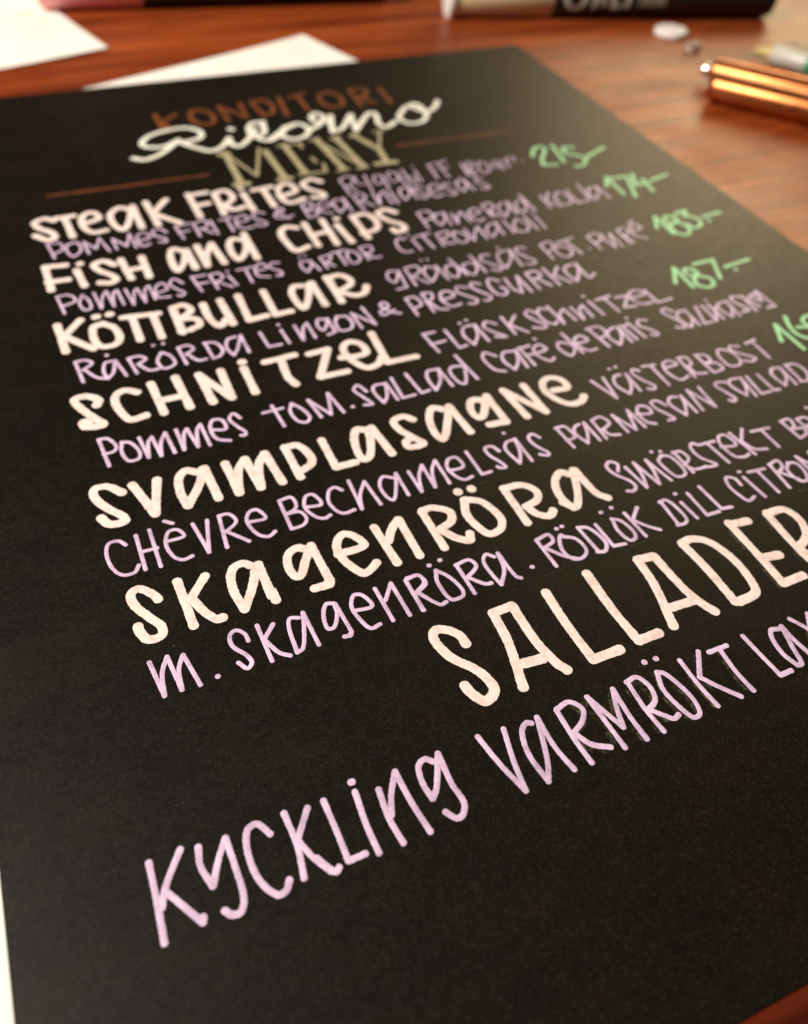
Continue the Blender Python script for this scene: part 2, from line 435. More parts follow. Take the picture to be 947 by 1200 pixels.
LETTERING = [
('dish_heading', 'cream', 1.85, 'cream brush lettering STEAK FRITES',
 '27.68,84.51 25.46,82.80 22.88,84.20 23.82,87.39 26.45,90.62 26.75,93.33 24.97,93.85 22.35,90.67; 28.25,83.52 32.72,83.49; 30.32,83.70 30.98,93.99; 34.53,88.50 38.57,86.59 37.72,83.41 35.93,83.23 34.36,85.51 34.25,90.34 36.10,93.53 39.23,93.42; 46.76,84.52 44.30,82.70 41.52,85.86 41.74,91.84 43.30,94.47 45.30,91.06 47.42,84.22; 47.79,82.80 47.98,94.86; 51.38,81.87 52.13,94.77; 56.77,82.02 52.10,88.29; 52.22,88.83 57.58,95.38; 63.02,80.80 63.24,93.94; 62.85,81.51 67.87,81.26; 63.07,87.73 67.05,87.44; 69.82,82.43 69.60,94.49; 69.82,82.43 73.00,81.80 74.13,85.98 72.05,89.05 69.74,89.36; 70.95,89.44 72.26,92.78 75.61,92.30; 77.28,85.03 77.47,94.47; 77.48,81.79 77.52,82.02; 80.30,83.91 85.87,83.45; 83.13,83.92 83.29,94.26; 87.06,89.58 91.56,87.72 90.75,82.96 87.71,84.26 86.43,89.92 87.76,93.79 92.19,92.86; 99.93,84.71 97.83,82.55 94.59,84.51 95.54,88.42 98.00,91.21 97.77,93.34 94.87,92.95'),
('dish_description', 'lilac', 0.62, 'lilac fine lettering beginning RYGGBIFF',
 '105.35,85.26 105.19,94.72; 105.35,85.26 108.23,83.72 109.12,86.45 107.33,89.11 105.26,89.57; 106.49,89.33 107.67,93.18; 110.06,84.62 109.66,89.05 111.60,89.98; 113.06,84.90 112.00,93.77; 117.61,86.66 115.99,85.82 114.55,88.98 115.37,91.18 117.41,89.06 117.71,85.86; 117.82,86.73 117.21,93.84; 122.43,86.51 120.63,85.11 119.10,88.78 120.10,91.06 122.20,88.93 122.54,85.70; 122.65,86.57 122.23,94.32; 124.93,84.42 124.11,93.62; 124.11,93.62 125.82,93.35 126.75,90.36 125.00,89.81; 128.38,86.34 127.61,93.43; 128.73,83.72 128.80,83.92; 133.67,84.05 132.76,93.08; 133.46,84.50 136.33,83.65; 133.02,88.13 135.36,87.50; 136.92,84.18 136.28,93.36; 136.92,84.18 139.97,83.02; 136.66,87.91 138.89,87.40; 143.47,86.22 142.33,93.58; 145.68,86.02 143.81,88.93 144.87,91.84 144.48,94.26 143.05,93.81 144.53,90.02 147.14,87.35 146.05,85.79; 149.14,87.09 147.45,90.06 147.52,94.03 149.73,93.01 150.81,88.49 149.44,86.83; 155.30,88.11 153.27,88.37 152.20,91.54 154.06,91.25 155.30,88.11; 155.29,88.47 154.12,93.87; 157.82,87.47 156.60,92.91; 157.57,87.93 160.65,87.08 160.14,89.61; 162.55,90.00 162.61,90.20'),
('dish_description', 'lilac', 0.72, 'lilac fine lettering POMMES FRITES and BEARNAISESÅS',
 '24.59,95.82 25.49,102.97; 24.49,95.97 27.26,95.98 27.87,99.35 25.76,100.87; 29.18,97.54 31.40,97.09 31.87,101.14 29.81,103.55 28.62,100.94 28.95,97.64; 33.44,103.44 32.99,97.43! 35.45,101.62! 36.87,96.88! 38.33,103.75; 40.12,103.45 39.87,98.15! 42.67,102.67! 44.27,96.98! 44.73,104.09; 45.37,101.28 48.78,100.36 48.17,97.80 46.21,98.10 45.61,101.63 46.47,104.03 48.28,103.44; 53.25,99.19 51.93,96.83 50.05,97.47 50.14,99.87 52.19,101.96 52.27,103.66 50.55,103.28; 55.92,96.99 56.70,103.64; 55.92,96.99 60.04,96.38; 56.07,100.41 58.96,99.92; 60.58,97.05 60.85,103.60; 60.58,97.05 63.44,96.01 64.08,98.20 62.90,100.06 61.01,100.12; 61.99,99.95 64.23,103.10; 65.15,96.76 65.41,103.97; 67.40,97.30 71.18,96.73; 69.30,97.42 69.45,103.87; 71.67,100.19 74.62,99.16 73.95,96.41 71.86,97.76 71.07,101.47 72.44,103.40 75.12,103.30; 79.62,97.23 77.73,96.10 76.14,98.14 77.61,100.64 78.67,102.78 76.74,103.53 76.01,101.91; 86.51,100.71 84.31,101.31 82.06,100.58 82.19,98.58 84.74,97.66 84.62,95.95 83.32,96.57 83.32,98.95 85.07,102.07; 90.51,95.53 90.19,103.23; 90.51,95.53 93.07,95.61 92.74,98.05 90.31,99.15; 90.54,99.23 93.30,100.12 92.58,102.48 90.19,103.23; 94.26,99.59 98.02,98.49 96.84,95.97 94.36,97.84 94.45,101.22 96.94,102.86; 101.97,96.75 99.86,96.07 98.74,98.72 99.04,103.23! 101.56,100.37 102.52,95.86! 102.32,103.57; 105.49,95.89 105.70,103.93; 105.49,95.89 108.14,94.89 108.67,97.37 106.10,99.14; 106.87,99.08 109.21,102.55; 111.44,95.16 110.83,102.62! 113.07,96.77 114.77,95.44! 114.39,102.71; 116.45,95.66 116.06,103.25; 116.47,93.77 116.55,93.95; 121.97,95.83 119.92,95.50 118.61,98.55 118.81,102.16! 121.31,99.10 122.68,95.10! 122.14,102.46; 126.42,96.77 124.75,95.76 123.55,97.92 124.84,99.91 125.72,101.75 124.29,102.84 123.17,101.56; 127.13,99.70 130.94,99.00 130.59,96.00 128.20,96.85 126.89,100.56 127.72,103.01 130.40,102.31; 134.78,97.32 133.17,96.49 132.17,98.59 133.58,100.64 134.30,102.46 132.61,103.49 131.70,102.41; 139.12,96.40 137.36,96.18 136.20,99.39 136.58,102.71! 138.92,99.61 139.62,96.06! 139.83,102.63; 139.12,94.75 139.19,94.94; 145.17,96.98 143.38,96.42 142.66,98.67 144.27,100.33 144.96,102.17 143.33,102.94 142.21,102.26'),
('price', 'green', 1.05, 'green price 215 with a dash',
 '166.94,88.50 169.98,84.18 172.77,83.02 173.21,85.29 169.41,90.29 167.12,94.68! 171.40,95.76; 176.85,83.31 174.58,94.71; 182.63,86.83 179.30,85.81! 178.12,89.71 180.85,91.86 181.88,95.43 178.65,98.51 176.45,98.46; 183.18,93.88 192.36,89.39'),
('dish_heading', 'cream', 1.85, 'cream brush lettering FISH AND CHIPS',
 '22.81,106.20 22.88,116.87; 22.79,106.36 27.45,106.92; 22.55,113.15 27.15,113.50; 29.50,109.99 30.23,117.40; 30.61,107.30 30.75,107.44; 38.24,110.40 36.11,107.95 33.72,108.87 34.41,111.83 37.00,115.05 37.56,117.06 36.06,118.02 33.73,117.22; 40.06,108.59 40.89,117.79; 44.97,108.93 45.00,118.36; 40.37,113.85 45.08,113.75; 55.13,109.38 52.83,107.70 51.49,111.72 51.84,117.90 54.19,114.39 55.86,109.17; 55.86,109.17 56.17,118.09; 58.75,108.04 59.07,117.95! 60.14,112.85 62.47,108.17! 63.32,117.91; 71.04,109.15 67.94,107.66 66.22,111.72 66.93,117.63 69.47,114.63 71.37,108.80; 71.47,105.98 71.45,118.44; 85.31,107.34 82.80,106.02 80.63,108.52 80.63,114.22 81.74,118.11 85.17,117.13; 87.82,105.78 87.78,117.54; 92.86,105.42 92.56,118.20; 88.17,111.98 92.99,111.63; 95.79,109.09 96.55,118.38; 96.73,105.97 96.85,106.22; 101.25,106.12 101.25,117.85; 101.25,106.12 105.17,106.05 106.44,110.67 104.93,114.38 100.69,115.44; 113.22,107.63 111.00,105.33 108.35,106.88 109.49,110.85 112.22,114.28 112.17,116.57 109.47,117.65 109.02,115.93'),
('dish_description', 'lilac', 0.72, 'lilac fine lettering PANERAD KOLJA',
 '118.73,109.73 118.31,118.29; 118.73,109.73 121.73,109.65 122.12,112.92 119.00,114.47; 124.76,111.90 122.48,112.73 121.64,115.34 122.23,118.07! 124.53,115.26 125.65,111.77! 124.95,118.66; 127.47,113.10 126.96,118.61! 128.47,114.99 130.28,112.96! 130.67,118.81; 132.38,115.95 135.67,114.39 134.69,112.47 132.33,113.83 131.79,117.11 133.00,119.06 135.01,118.37; 137.67,111.28 137.71,118.21; 137.62,111.37 140.19,110.78 140.43,113.36 137.79,115.39; 138.17,115.20 139.47,118.57; 145.13,112.04 142.77,112.38 141.01,115.37 141.14,119.12! 143.91,115.78 145.53,111.73! 144.89,118.76; 150.07,112.53 147.78,112.68 146.34,116.03 146.92,118.89 149.59,115.45 150.27,112.38; 150.76,109.18 150.67,119.04; 156.33,111.52 155.78,118.54; 159.54,110.62 156.98,113.98; 156.85,114.71 158.75,118.96; 162.24,111.14 159.88,113.79 160.05,118.28 163.12,117.62 163.90,113.38 162.24,111.14; 165.36,110.98 164.58,118.64! 168.09,118.32; 170.53,108.54 168.96,118.38; 174.69,111.98 172.08,112.19 170.47,115.71 170.91,118.45! 174.36,114.43 175.22,111.44! 175.30,118.95'),
('dish_description', 'lilac', 0.72, 'lilac fine lettering POMMES FRITES ÄRTOR CITRONAIOLI',
 '23.67,119.89 24.42,127.37; 23.67,119.89 26.40,120.21 27.39,122.96 24.87,124.15 24.10,124.03; 29.13,121.15 28.04,124.49 28.81,127.41 30.21,126.99 30.10,123.43 29.06,121.13; 31.68,121.09 32.36,127.89! 33.34,123.23 34.48,121.26! 35.11,128.09! 35.89,122.54 36.86,121.68! 37.32,128.09; 38.66,121.90 39.40,128.81! 40.38,123.69 41.25,122.39! 42.08,128.59! 42.93,123.37 44.01,122.13! 44.41,128.23; 45.34,125.80 47.85,124.82 47.00,121.93 45.22,123.76 45.17,127.56 47.73,128.20; 51.73,123.55 50.15,121.12 48.77,122.95 49.95,125.78 51.20,127.66 50.40,128.73 49.60,128.22; 54.25,121.52 55.15,128.38; 54.19,121.75 57.45,121.77; 54.47,125.07 57.47,125.11; 58.45,122.11 58.94,128.63; 58.45,122.11 60.67,122.02 61.21,124.14 59.03,125.81; 59.67,125.86 62.35,128.83; 62.63,123.79 63.55,128.43; 62.85,121.83 62.93,122.02; 65.22,122.12 69.19,121.92; 67.20,122.10 67.28,128.47; 69.23,124.08 72.37,123.43 71.52,120.96 69.69,122.52 69.32,126.07 71.80,127.51; 75.76,122.13 73.89,121.76 73.20,123.71 74.98,126.04 74.82,127.69 73.60,127.53; 82.78,123.70 80.99,123.45 80.46,126.43 81.30,128.44! 83.02,125.73 83.29,123.61! 84.35,128.62; 81.34,121.16 81.44,121.29; 82.83,120.94 82.93,121.07; 86.10,123.03 86.31,128.41; 86.10,123.03 88.79,122.85 88.09,125.04 86.31,125.78; 87.00,125.83 88.35,127.96; 89.30,122.11 93.13,121.56; 91.18,121.83 91.17,128.30; 93.69,122.40 92.64,125.41 93.20,128.37 95.33,127.22 95.50,123.65 93.75,122.23; 97.23,121.73 97.47,127.94; 97.23,121.73 99.96,121.71 99.85,124.19 97.34,125.18; 98.15,124.99 98.92,127.35 100.81,127.53; 110.00,121.44 108.21,120.85 106.81,123.52 107.24,127.21 109.45,127.68; 111.75,122.12 111.90,127.85; 111.56,119.73 111.62,119.95; 112.74,121.39 117.51,120.62; 115.06,121.18 115.40,127.99; 118.82,121.74 118.30,127.83; 118.82,121.74 122.16,121.37 121.68,123.47 119.11,124.47; 119.52,124.70 120.15,127.21 121.66,127.33; 123.47,122.49 122.57,125.13 123.59,127.97 125.86,126.80 125.78,123.75 123.77,122.10; 127.07,121.69 127.15,127.91! 129.41,123.76 131.06,121.80! 130.76,128.14; 136.47,121.42 134.19,122.00 132.26,125.18 132.59,127.95! 135.75,124.53 136.88,121.15! 136.02,127.61; 139.38,120.83 139.25,127.69; 143.04,121.51 140.80,124.17 140.74,127.48 143.22,127.79 144.77,124.45 143.13,121.33; 145.92,120.68 146.18,128.17; 148.95,121.66 148.55,128.24; 148.84,119.83 148.89,120.06'),
('price', 'green', 1.05, 'green price 174 with a dash',
 '178.33,112.43 181.57,107.47! 180.47,118.33; 182.76,108.57 187.67,108.90! 183.03,120.64; 190.18,108.10 187.25,114.43! 191.82,114.33; 191.35,111.77 190.07,119.09; 193.34,113.37 200.36,111.54'),
('dish_heading', 'cream', 1.85, 'cream brush lettering KÖTTBULLAR',
 '22.24,131.35 22.70,141.70; 27.26,130.94 23.13,135.91; 23.37,136.34 28.24,142.53; 31.74,133.96 29.50,134.62 28.95,139.71 30.13,142.39 32.97,142.37 34.13,140.15 33.51,136.03 31.37,133.84; 30.39,130.79 30.89,130.82; 33.36,130.86 33.84,130.81; 36.01,133.05 43.80,133.99; 38.01,133.97 38.09,142.60; 42.50,134.43 42.64,143.16; 47.18,132.89 47.28,143.03; 47.19,132.90 47.05,142.74; 47.19,132.90 49.73,132.56 50.87,135.09 48.36,137.59; 48.31,137.80 51.13,138.79 51.42,141.24 49.00,142.57; 53.95,133.71 54.10,139.98 55.50,143.26 57.50,141.17; 58.00,133.33 58.48,143.36; 62.40,132.87 62.22,143.19! 66.46,142.80; 68.45,132.96 68.41,143.11! 72.21,142.91; 77.69,133.69 75.84,133.46 74.48,136.65 75.20,142.80 77.70,138.96 79.69,133.55; 80.35,133.19 80.47,143.08; 84.50,132.09 84.61,142.15; 84.79,132.61 84.48,143.13; 84.79,132.61 87.77,132.10 89.60,134.67 88.96,136.97 85.02,138.90; 85.57,139.26 88.51,141.73 90.95,141.35 92.41,138.82'),
('dish_description', 'lilac', 0.72, 'lilac fine lettering GRÄDDSÅS POT. PURÉ',
 '101.55,135.06 99.95,134.52 98.54,137.31 99.62,139.62 102.27,135.31; 102.35,134.90 101.46,142.51! 98.82,142.59; 104.23,134.49 103.85,142.49; 104.23,134.49 107.23,134.36 107.42,136.88 104.14,138.79; 104.87,138.78 107.19,142.55; 111.20,136.50 109.50,135.57 107.97,138.37 108.26,142.32! 110.86,139.36 112.15,135.84! 112.57,142.69; 109.63,132.31 109.73,132.43; 111.33,132.43 111.42,132.55; 116.59,136.72 114.35,137.21 113.52,140.00 114.82,142.43 116.65,140.02 116.89,137.45; 116.62,134.03 117.84,142.34; 121.01,137.32 118.90,137.68 118.22,140.29 119.50,142.73 121.71,139.97 121.88,137.62; 122.44,134.16 122.91,142.76; 127.40,135.54 125.20,135.27 124.33,137.26 125.91,139.69 127.67,141.99 126.30,143.12 124.89,141.93; 132.16,135.09 130.04,135.50 128.52,138.95 128.73,142.61! 132.11,138.79 133.54,134.90! 133.07,142.92; 131.08,133.13 131.18,133.35; 137.95,135.62 136.05,134.70 134.90,136.48 136.10,139.49 137.37,141.93 136.14,143.15 134.59,142.36; 142.55,135.43 142.36,142.70; 142.55,135.43 145.50,134.59 145.36,137.62 142.52,139.50; 145.96,137.53 144.78,140.26 145.96,142.80 148.48,141.97 148.93,139.00 146.29,137.16; 147.15,136.00 152.79,134.95; 150.04,135.80 150.89,142.78; 154.04,141.28 154.13,141.50; 156.89,135.62 157.06,142.67; 156.89,135.62 160.05,134.87 159.86,138.09 156.84,139.52; 161.29,135.88 160.74,139.36 161.27,143.12! 163.59,136.14! 163.49,143.19; 166.58,135.31 166.26,142.66; 166.58,135.31 169.32,134.89 169.13,137.16 166.07,138.86; 166.92,139.14 167.63,142.34; 169.49,137.49 173.92,136.19 173.51,134.20 171.02,135.24 169.72,138.87 172.16,141.67; 171.83,133.44 173.71,132.18'),
('dish_description', 'lilac', 0.85, 'lilac fine lettering RÅRÖRDA LINGON and PRESSGURKA',
 '23.92,145.87 24.52,153.20; 23.92,145.87 25.92,145.93 27.16,147.36 25.06,149.18; 25.55,149.49 27.24,152.50 29.21,153.65; 31.08,148.11 29.65,148.25 28.90,151.20 29.31,153.69! 30.63,152.15 31.76,148.03! 33.04,153.97; 30.33,145.59 30.48,145.78; 34.40,148.31 35.18,153.91; 34.40,148.31 36.66,148.26 37.81,149.66 35.94,150.96; 36.08,151.21 37.80,153.77 39.57,153.89; 41.27,148.56 39.93,151.28 40.71,154.17 43.14,153.42 42.80,150.18 41.34,148.59; 40.16,145.44 40.29,145.56; 42.31,145.52 42.44,145.64; 44.94,148.03 45.43,154.24; 44.94,148.03 47.11,147.92 47.97,149.59 46.01,150.93; 46.37,151.06 48.02,153.85 49.74,153.93; 50.74,148.37 51.19,154.32; 50.56,148.31 52.80,148.89 53.80,151.87 52.69,153.85 51.24,154.14; 57.52,148.29 55.77,148.65 54.76,151.63 55.53,154.63! 56.85,152.72 58.78,148.16! 58.91,154.62; 63.04,148.59 63.38,154.22! 66.21,154.32; 67.73,149.17 68.04,154.41; 67.71,146.97 67.85,147.17; 71.02,148.50 71.25,154.49! 72.59,150.15 73.97,148.58! 74.08,154.43; 78.35,148.62 76.81,148.08 75.93,150.59 76.68,152.47 78.74,149.36; 78.90,148.44 78.96,153.85! 77.05,154.41; 81.22,148.57 80.18,150.45 80.24,153.79 82.75,153.80 83.77,151.71 83.24,149.05 81.19,148.41; 85.12,154.41 84.85,148.31! 88.61,154.16! 88.00,146.86; 95.67,152.09 93.92,150.86 92.39,147.45 93.61,146.69 94.18,148.07 93.27,149.16 91.41,149.83 91.64,151.45 94.86,150.26; 99.10,146.84 99.14,154.07; 99.10,146.84 101.38,146.98 101.76,150.31 99.48,151.25; 103.64,146.14 103.27,154.12; 103.64,146.14 105.79,146.63 105.29,148.74 103.10,150.14; 104.03,150.46 105.00,153.40 107.01,154.10; 106.94,150.27 110.64,149.53 110.25,147.35 108.13,147.44 107.13,150.58 108.30,153.37 110.76,153.20; 115.10,147.36 113.06,146.24 112.09,148.23 113.83,150.88 115.19,152.97 114.01,154.16 112.66,153.70; 118.97,147.01 117.13,145.95 116.30,147.60 117.85,150.63 119.00,152.66 117.80,154.03 116.77,153.68; 123.95,147.26 122.07,145.76 120.81,147.72 120.76,151.87 122.26,153.21 123.85,152.11 123.32,149.84; 125.91,146.90 125.68,151.49 127.06,153.80! 129.29,146.76! 129.53,154.23; 132.07,146.40 131.95,153.81; 132.07,146.40 134.78,146.18 135.34,148.39 132.91,149.47; 133.77,149.76 135.53,153.36; 137.40,145.73 137.67,153.67; 141.22,146.40 138.46,149.45; 138.73,149.72 140.98,153.78; 145.45,146.48 142.99,147.18 141.96,149.76 142.72,153.68! 145.62,149.68 146.57,146.41! 146.57,153.26 148.81,152.09'),
('price', 'green', 1.05, 'green price 183 with a dash',
 '178.08,137.86 181.24,132.40! 180.73,141.89; 186.30,134.06 184.40,133.12 182.70,135.21 183.73,137.23 186.18,136.14 186.45,134.10; 184.38,136.92 182.66,137.61 181.69,141.40 183.44,143.50 185.87,142.27 186.77,138.64 184.81,136.75; 188.03,132.79 191.97,132.12 189.61,134.60! 192.11,136.48 191.61,139.81 188.21,141.20 187.51,138.89; 194.44,136.71 200.92,136.11; 195.00,138.81 194.84,139.18'),
('dish_heading', 'cream', 1.85, 'cream brush lettering SCHNITZEL',
 '25.79,161.38 26.39,159.83 24.26,157.86 21.95,158.21 22.72,161.13 24.69,165.01 26.15,167.52 24.77,167.68 22.67,167.07! 22.55,165.63 23.71,165.78; 33.99,160.02 31.75,158.59 29.85,159.60 29.35,162.39 30.19,166.06 31.22,167.98 34.25,167.67; 37.07,158.25 37.67,168.18; 42.13,157.89 42.85,168.21; 37.81,164.18 41.79,164.25; 47.48,168.30 46.85,158.63! 51.39,168.23! 51.45,158.88; 56.20,159.61 56.30,168.19; 56.28,157.54 56.67,157.54; 60.93,159.20 67.67,158.86; 64.50,159.28 64.05,165.67 64.88,168.51; 70.67,159.66 75.13,159.33! 70.41,167.97! 76.45,168.07; 76.85,163.16 79.95,163.79 82.68,163.26 82.53,159.87 80.52,158.45 78.70,159.56 78.15,162.13 79.14,165.87 81.05,168.42 83.85,167.69 85.17,166.00; 86.30,157.13 85.68,168.08! 92.43,168.26'),
('dish_description', 'lilac', 0.85, 'lilac fine lettering FLÄSKSCHNITZEL',
 '97.15,161.18 97.79,168.45; 97.10,161.30 99.98,161.37; 97.21,165.43 100.89,165.17; 102.49,161.52 102.78,168.68! 104.75,168.32; 109.05,161.82 107.06,162.02 105.72,164.72 106.45,168.71! 108.75,165.79 109.96,161.77! 110.18,168.61; 106.83,160.22 107.02,160.21; 108.76,159.61 108.95,159.60; 114.73,163.22 112.95,161.69 111.56,163.46 113.02,166.20 114.76,168.42 112.39,167.66; 117.19,161.26 117.22,168.19; 120.57,161.67 117.92,164.34; 117.55,164.59 120.33,168.55; 125.71,162.46 124.63,160.91 123.18,162.20 124.23,165.03 125.62,167.65 124.60,168.42 122.39,167.42; 128.92,162.00 127.47,161.10 126.21,162.86 126.36,166.39 127.89,167.92 128.89,167.05; 129.78,160.95 130.02,168.44! 130.91,164.90 132.91,163.23! 133.42,168.10; 134.96,163.15 135.37,168.55! 136.63,164.53 138.07,163.43! 138.01,168.32; 140.49,162.42 140.98,168.41; 140.37,160.00 140.49,160.21; 142.47,162.53 146.65,162.09; 144.80,162.52 145.26,168.49; 147.78,163.14 151.01,163.43! 147.47,167.50! 150.55,167.93; 150.87,164.79 155.90,164.03 154.54,162.14 152.03,162.70 151.28,165.34 152.36,167.59 155.28,167.95; 156.49,162.81 156.55,168.39! 160.81,168.06'),
('dish_description', 'lilac', 0.85, 'lilac fine lettering POMMES TOM. SALLAD',
 '24.47,171.57 25.11,179.49; 24.47,171.57 26.08,171.90 27.27,174.64 26.57,175.81 24.72,176.01; 28.42,173.84 27.92,176.57 28.73,179.37 30.54,179.38 30.99,177.46 29.82,174.47 28.33,173.81; 31.66,173.70 32.30,179.77! 33.05,175.56 33.94,174.27! 34.57,180.10! 35.27,176.39 36.58,173.99! 37.11,180.11; 38.70,173.83 38.91,179.99! 39.92,175.39 40.70,174.29! 41.57,180.08! 42.48,175.23 43.45,173.90! 43.76,180.35; 45.31,176.39 47.74,176.90 47.68,174.16 46.04,173.55 44.98,175.59 45.39,179.06 47.67,180.46; 51.23,174.78 50.27,172.98 49.13,174.46 50.16,177.28 51.08,179.13 50.66,179.97 50.01,179.73; 55.80,174.89 59.96,174.77; 58.13,173.39 58.64,180.08; 62.09,174.06 61.07,176.24 61.61,179.52 63.16,180.49 64.19,179.14 63.46,176.23 61.99,174.03; 66.33,180.04 65.51,174.17! 68.47,179.95! 70.03,173.50! 71.07,180.21; 73.27,179.23 73.46,179.24; 77.75,175.69 76.74,173.13 75.46,174.36 76.41,177.05 77.47,179.87 75.81,179.56; 82.34,174.59 80.01,174.50 79.13,176.19 79.78,180.29! 81.14,178.65 82.52,174.46! 82.86,180.32; 84.29,173.37 84.07,180.15! 86.85,180.12; 87.73,173.12 88.40,180.06! 90.26,179.80; 94.39,173.87 92.55,173.87 91.53,176.11 91.61,180.29! 93.84,177.60 95.05,173.85! 95.51,180.12; 100.47,174.73 98.05,174.33 96.99,175.80 97.27,179.48 98.43,180.41 100.74,175.49; 100.59,170.89 101.58,179.88'),
('dish_description', 'lilac', 0.85, 'lilac fine lettering CAFÉ DE PARIS',
 '109.01,174.05 107.17,172.14 105.92,173.97 106.57,178.26 108.50,179.62; 113.48,173.76 111.17,173.56 109.83,176.06 110.73,179.76! 112.81,177.46 114.25,173.61! 113.75,179.97; 115.40,173.18 115.67,179.85; 115.24,173.47 117.96,173.16; 115.57,176.18 118.06,176.24; 117.80,176.28 120.95,175.65 120.26,173.62 118.42,174.39 117.92,176.88 119.68,179.79 121.05,179.04; 120.27,171.32 120.43,171.52; 126.46,175.11 124.78,174.51 123.81,176.52 125.11,179.66 127.47,177.12 126.46,175.11; 127.36,171.63 128.18,179.64; 128.83,176.31 131.73,175.89 131.09,173.83 129.04,174.57 128.55,177.14 129.98,179.43 131.91,179.41; 134.10,172.14 135.14,179.63; 133.70,172.15 137.03,172.19 137.34,175.15 134.97,176.31; 140.15,173.67 138.01,174.64 137.03,176.89 137.97,179.92! 140.15,177.25 141.24,173.75! 141.18,179.97; 142.38,173.54 142.86,179.47; 142.38,174.30 144.02,173.74; 144.44,173.12 145.16,179.40; 145.25,171.39 145.37,171.59; 149.31,173.82 147.54,173.20 146.34,174.93 147.86,176.99 148.90,179.24 147.99,179.66 147.11,179.12'),
('dish_description', 'lilac', 0.85, 'lilac fine lettering at the right end of the schnitzel lines',
 '157.64,172.83 156.52,171.24 154.97,172.30 155.91,174.83 156.91,178.29 156.26,179.44 154.58,178.62; 160.05,173.51 158.54,173.54 157.22,175.68 157.96,179.81! 160.24,177.13 160.79,173.37! 160.41,179.67; 164.26,173.05 161.99,179.69! 164.35,179.59; 165.99,173.32 165.54,179.69! 168.86,174.81; 167.71,173.35 167.72,179.52; 168.50,171.49 168.57,171.68; 172.26,173.70 170.31,174.01 169.33,175.94 170.24,179.61! 172.49,176.64 173.04,173.56! 172.27,179.93; 177.52,173.19 175.63,172.54 174.64,174.11 175.80,176.98 175.96,178.66 173.90,178.74; 178.33,172.89 177.66,179.41; 182.45,173.04 179.27,174.47; 178.74,175.12 179.69,178.33; 180.09,173.50 181.74,176.57! 183.23,172.46; 183.45,172.54 183.54,179.42! 181.13,179.40'),
('price', 'green', 1.05, 'green price 187 with a dash',
 '166.00,162.69 169.98,156.52! 169.23,165.78; 174.21,158.85 172.66,157.88 171.29,159.48 172.20,161.13 174.33,160.79 174.32,158.71; 173.30,161.68 171.61,162.87 171.07,165.56 172.98,167.07 175.28,166.14 175.88,163.71 173.86,161.70; 176.09,156.75 182.35,156.55! 178.58,164.63; 183.27,160.56 191.79,159.55; 185.12,162.47 185.10,162.64'),
('dish_heading', 'cream', 1.75, 'cream brush lettering SVAMPLASAGNE',
 '26.06,187.15 23.82,184.62 21.69,184.53 21.34,186.69 23.03,190.13 25.04,192.73 25.24,194.16 22.68,193.94 21.56,191.94; 28.07,185.79 30.48,194.35! 32.45,186.07; 39.60,186.67 37.78,185.58 36.28,187.02 35.67,190.69 36.18,194.44! 39.45,189.70 40.82,186.21; 41.19,186.10 41.70,194.51; 45.06,186.28 45.49,194.58! 46.94,188.78 48.83,186.40! 49.51,194.64! 50.84,188.71 52.75,186.19! 53.60,194.71; 56.76,185.92 57.10,194.63; 56.76,185.92 59.34,186.34 60.62,190.03 60.14,191.94 58.21,192.92; 64.06,186.46 64.15,194.48! 68.07,194.50; 73.42,186.79 71.42,186.05 69.72,189.97 69.66,194.23 71.07,194.12 73.02,189.71 73.69,186.61; 74.56,186.36 75.49,194.71; 83.24,187.09 81.73,185.54 79.35,186.23 79.61,189.08 81.34,192.25 82.36,194.29 79.47,194.30 79.20,192.72 80.67,192.00; 90.24,186.29 88.39,185.20 86.42,188.14 85.73,192.48 86.57,194.47 89.38,190.40 91.87,185.87! 92.55,194.44; 98.95,186.27 97.17,185.80 95.58,188.55 95.99,191.26 97.18,190.93 99.36,187.52 98.95,186.27; 100.68,185.54 100.83,194.21! 97.12,193.83; 105.59,194.32 104.85,185.17! 110.04,194.34! 109.73,185.16; 115.01,188.87 118.43,188.96 118.37,186.22 116.28,184.81 114.11,185.85 113.25,188.86 114.62,192.48 116.49,194.09 118.76,193.99 120.25,192.67'),
('dish_description', 'lilac', 0.8, 'lilac fine lettering VÄSTERBOST',
 '124.42,188.93 126.49,195.70! 127.46,188.85; 131.67,189.18 129.97,189.43 128.77,191.94 129.99,195.59! 131.93,193.09 133.03,189.40! 132.77,195.45; 130.40,186.71 130.51,186.75; 132.16,186.53 132.32,186.52; 136.39,189.54 135.50,188.55 134.46,189.72 135.38,192.70 136.64,195.12 135.80,195.98 134.68,195.38; 137.91,188.46 140.99,188.88; 139.91,189.04 139.87,195.96; 142.44,190.57 146.02,190.34 145.00,188.73 143.00,189.26 142.13,192.01 143.32,195.31 145.93,194.72; 147.44,188.77 147.07,195.60; 147.24,188.70 149.33,188.89 149.13,191.46 147.16,191.92; 147.86,192.17 148.07,194.49 150.38,195.32; 152.00,189.00 152.04,195.72; 152.00,189.00 154.29,189.95 153.95,192.01 152.18,192.35; 152.77,192.56 154.81,193.15 154.90,195.25 152.24,195.79; 159.79,189.78 158.27,189.23 157.01,191.14 157.00,194.84 159.40,195.49 160.73,193.88 160.74,190.83 159.59,189.70; 163.71,189.73 161.78,189.04 161.13,190.47 163.12,192.97 164.54,194.68 163.05,195.41 161.29,194.57; 166.03,189.45 169.12,188.93; 167.99,189.64 167.73,195.82'),
('dish_description', 'lilac', 0.8, 'lilac fine lettering CHÈVRE BECHAMELSÅS',
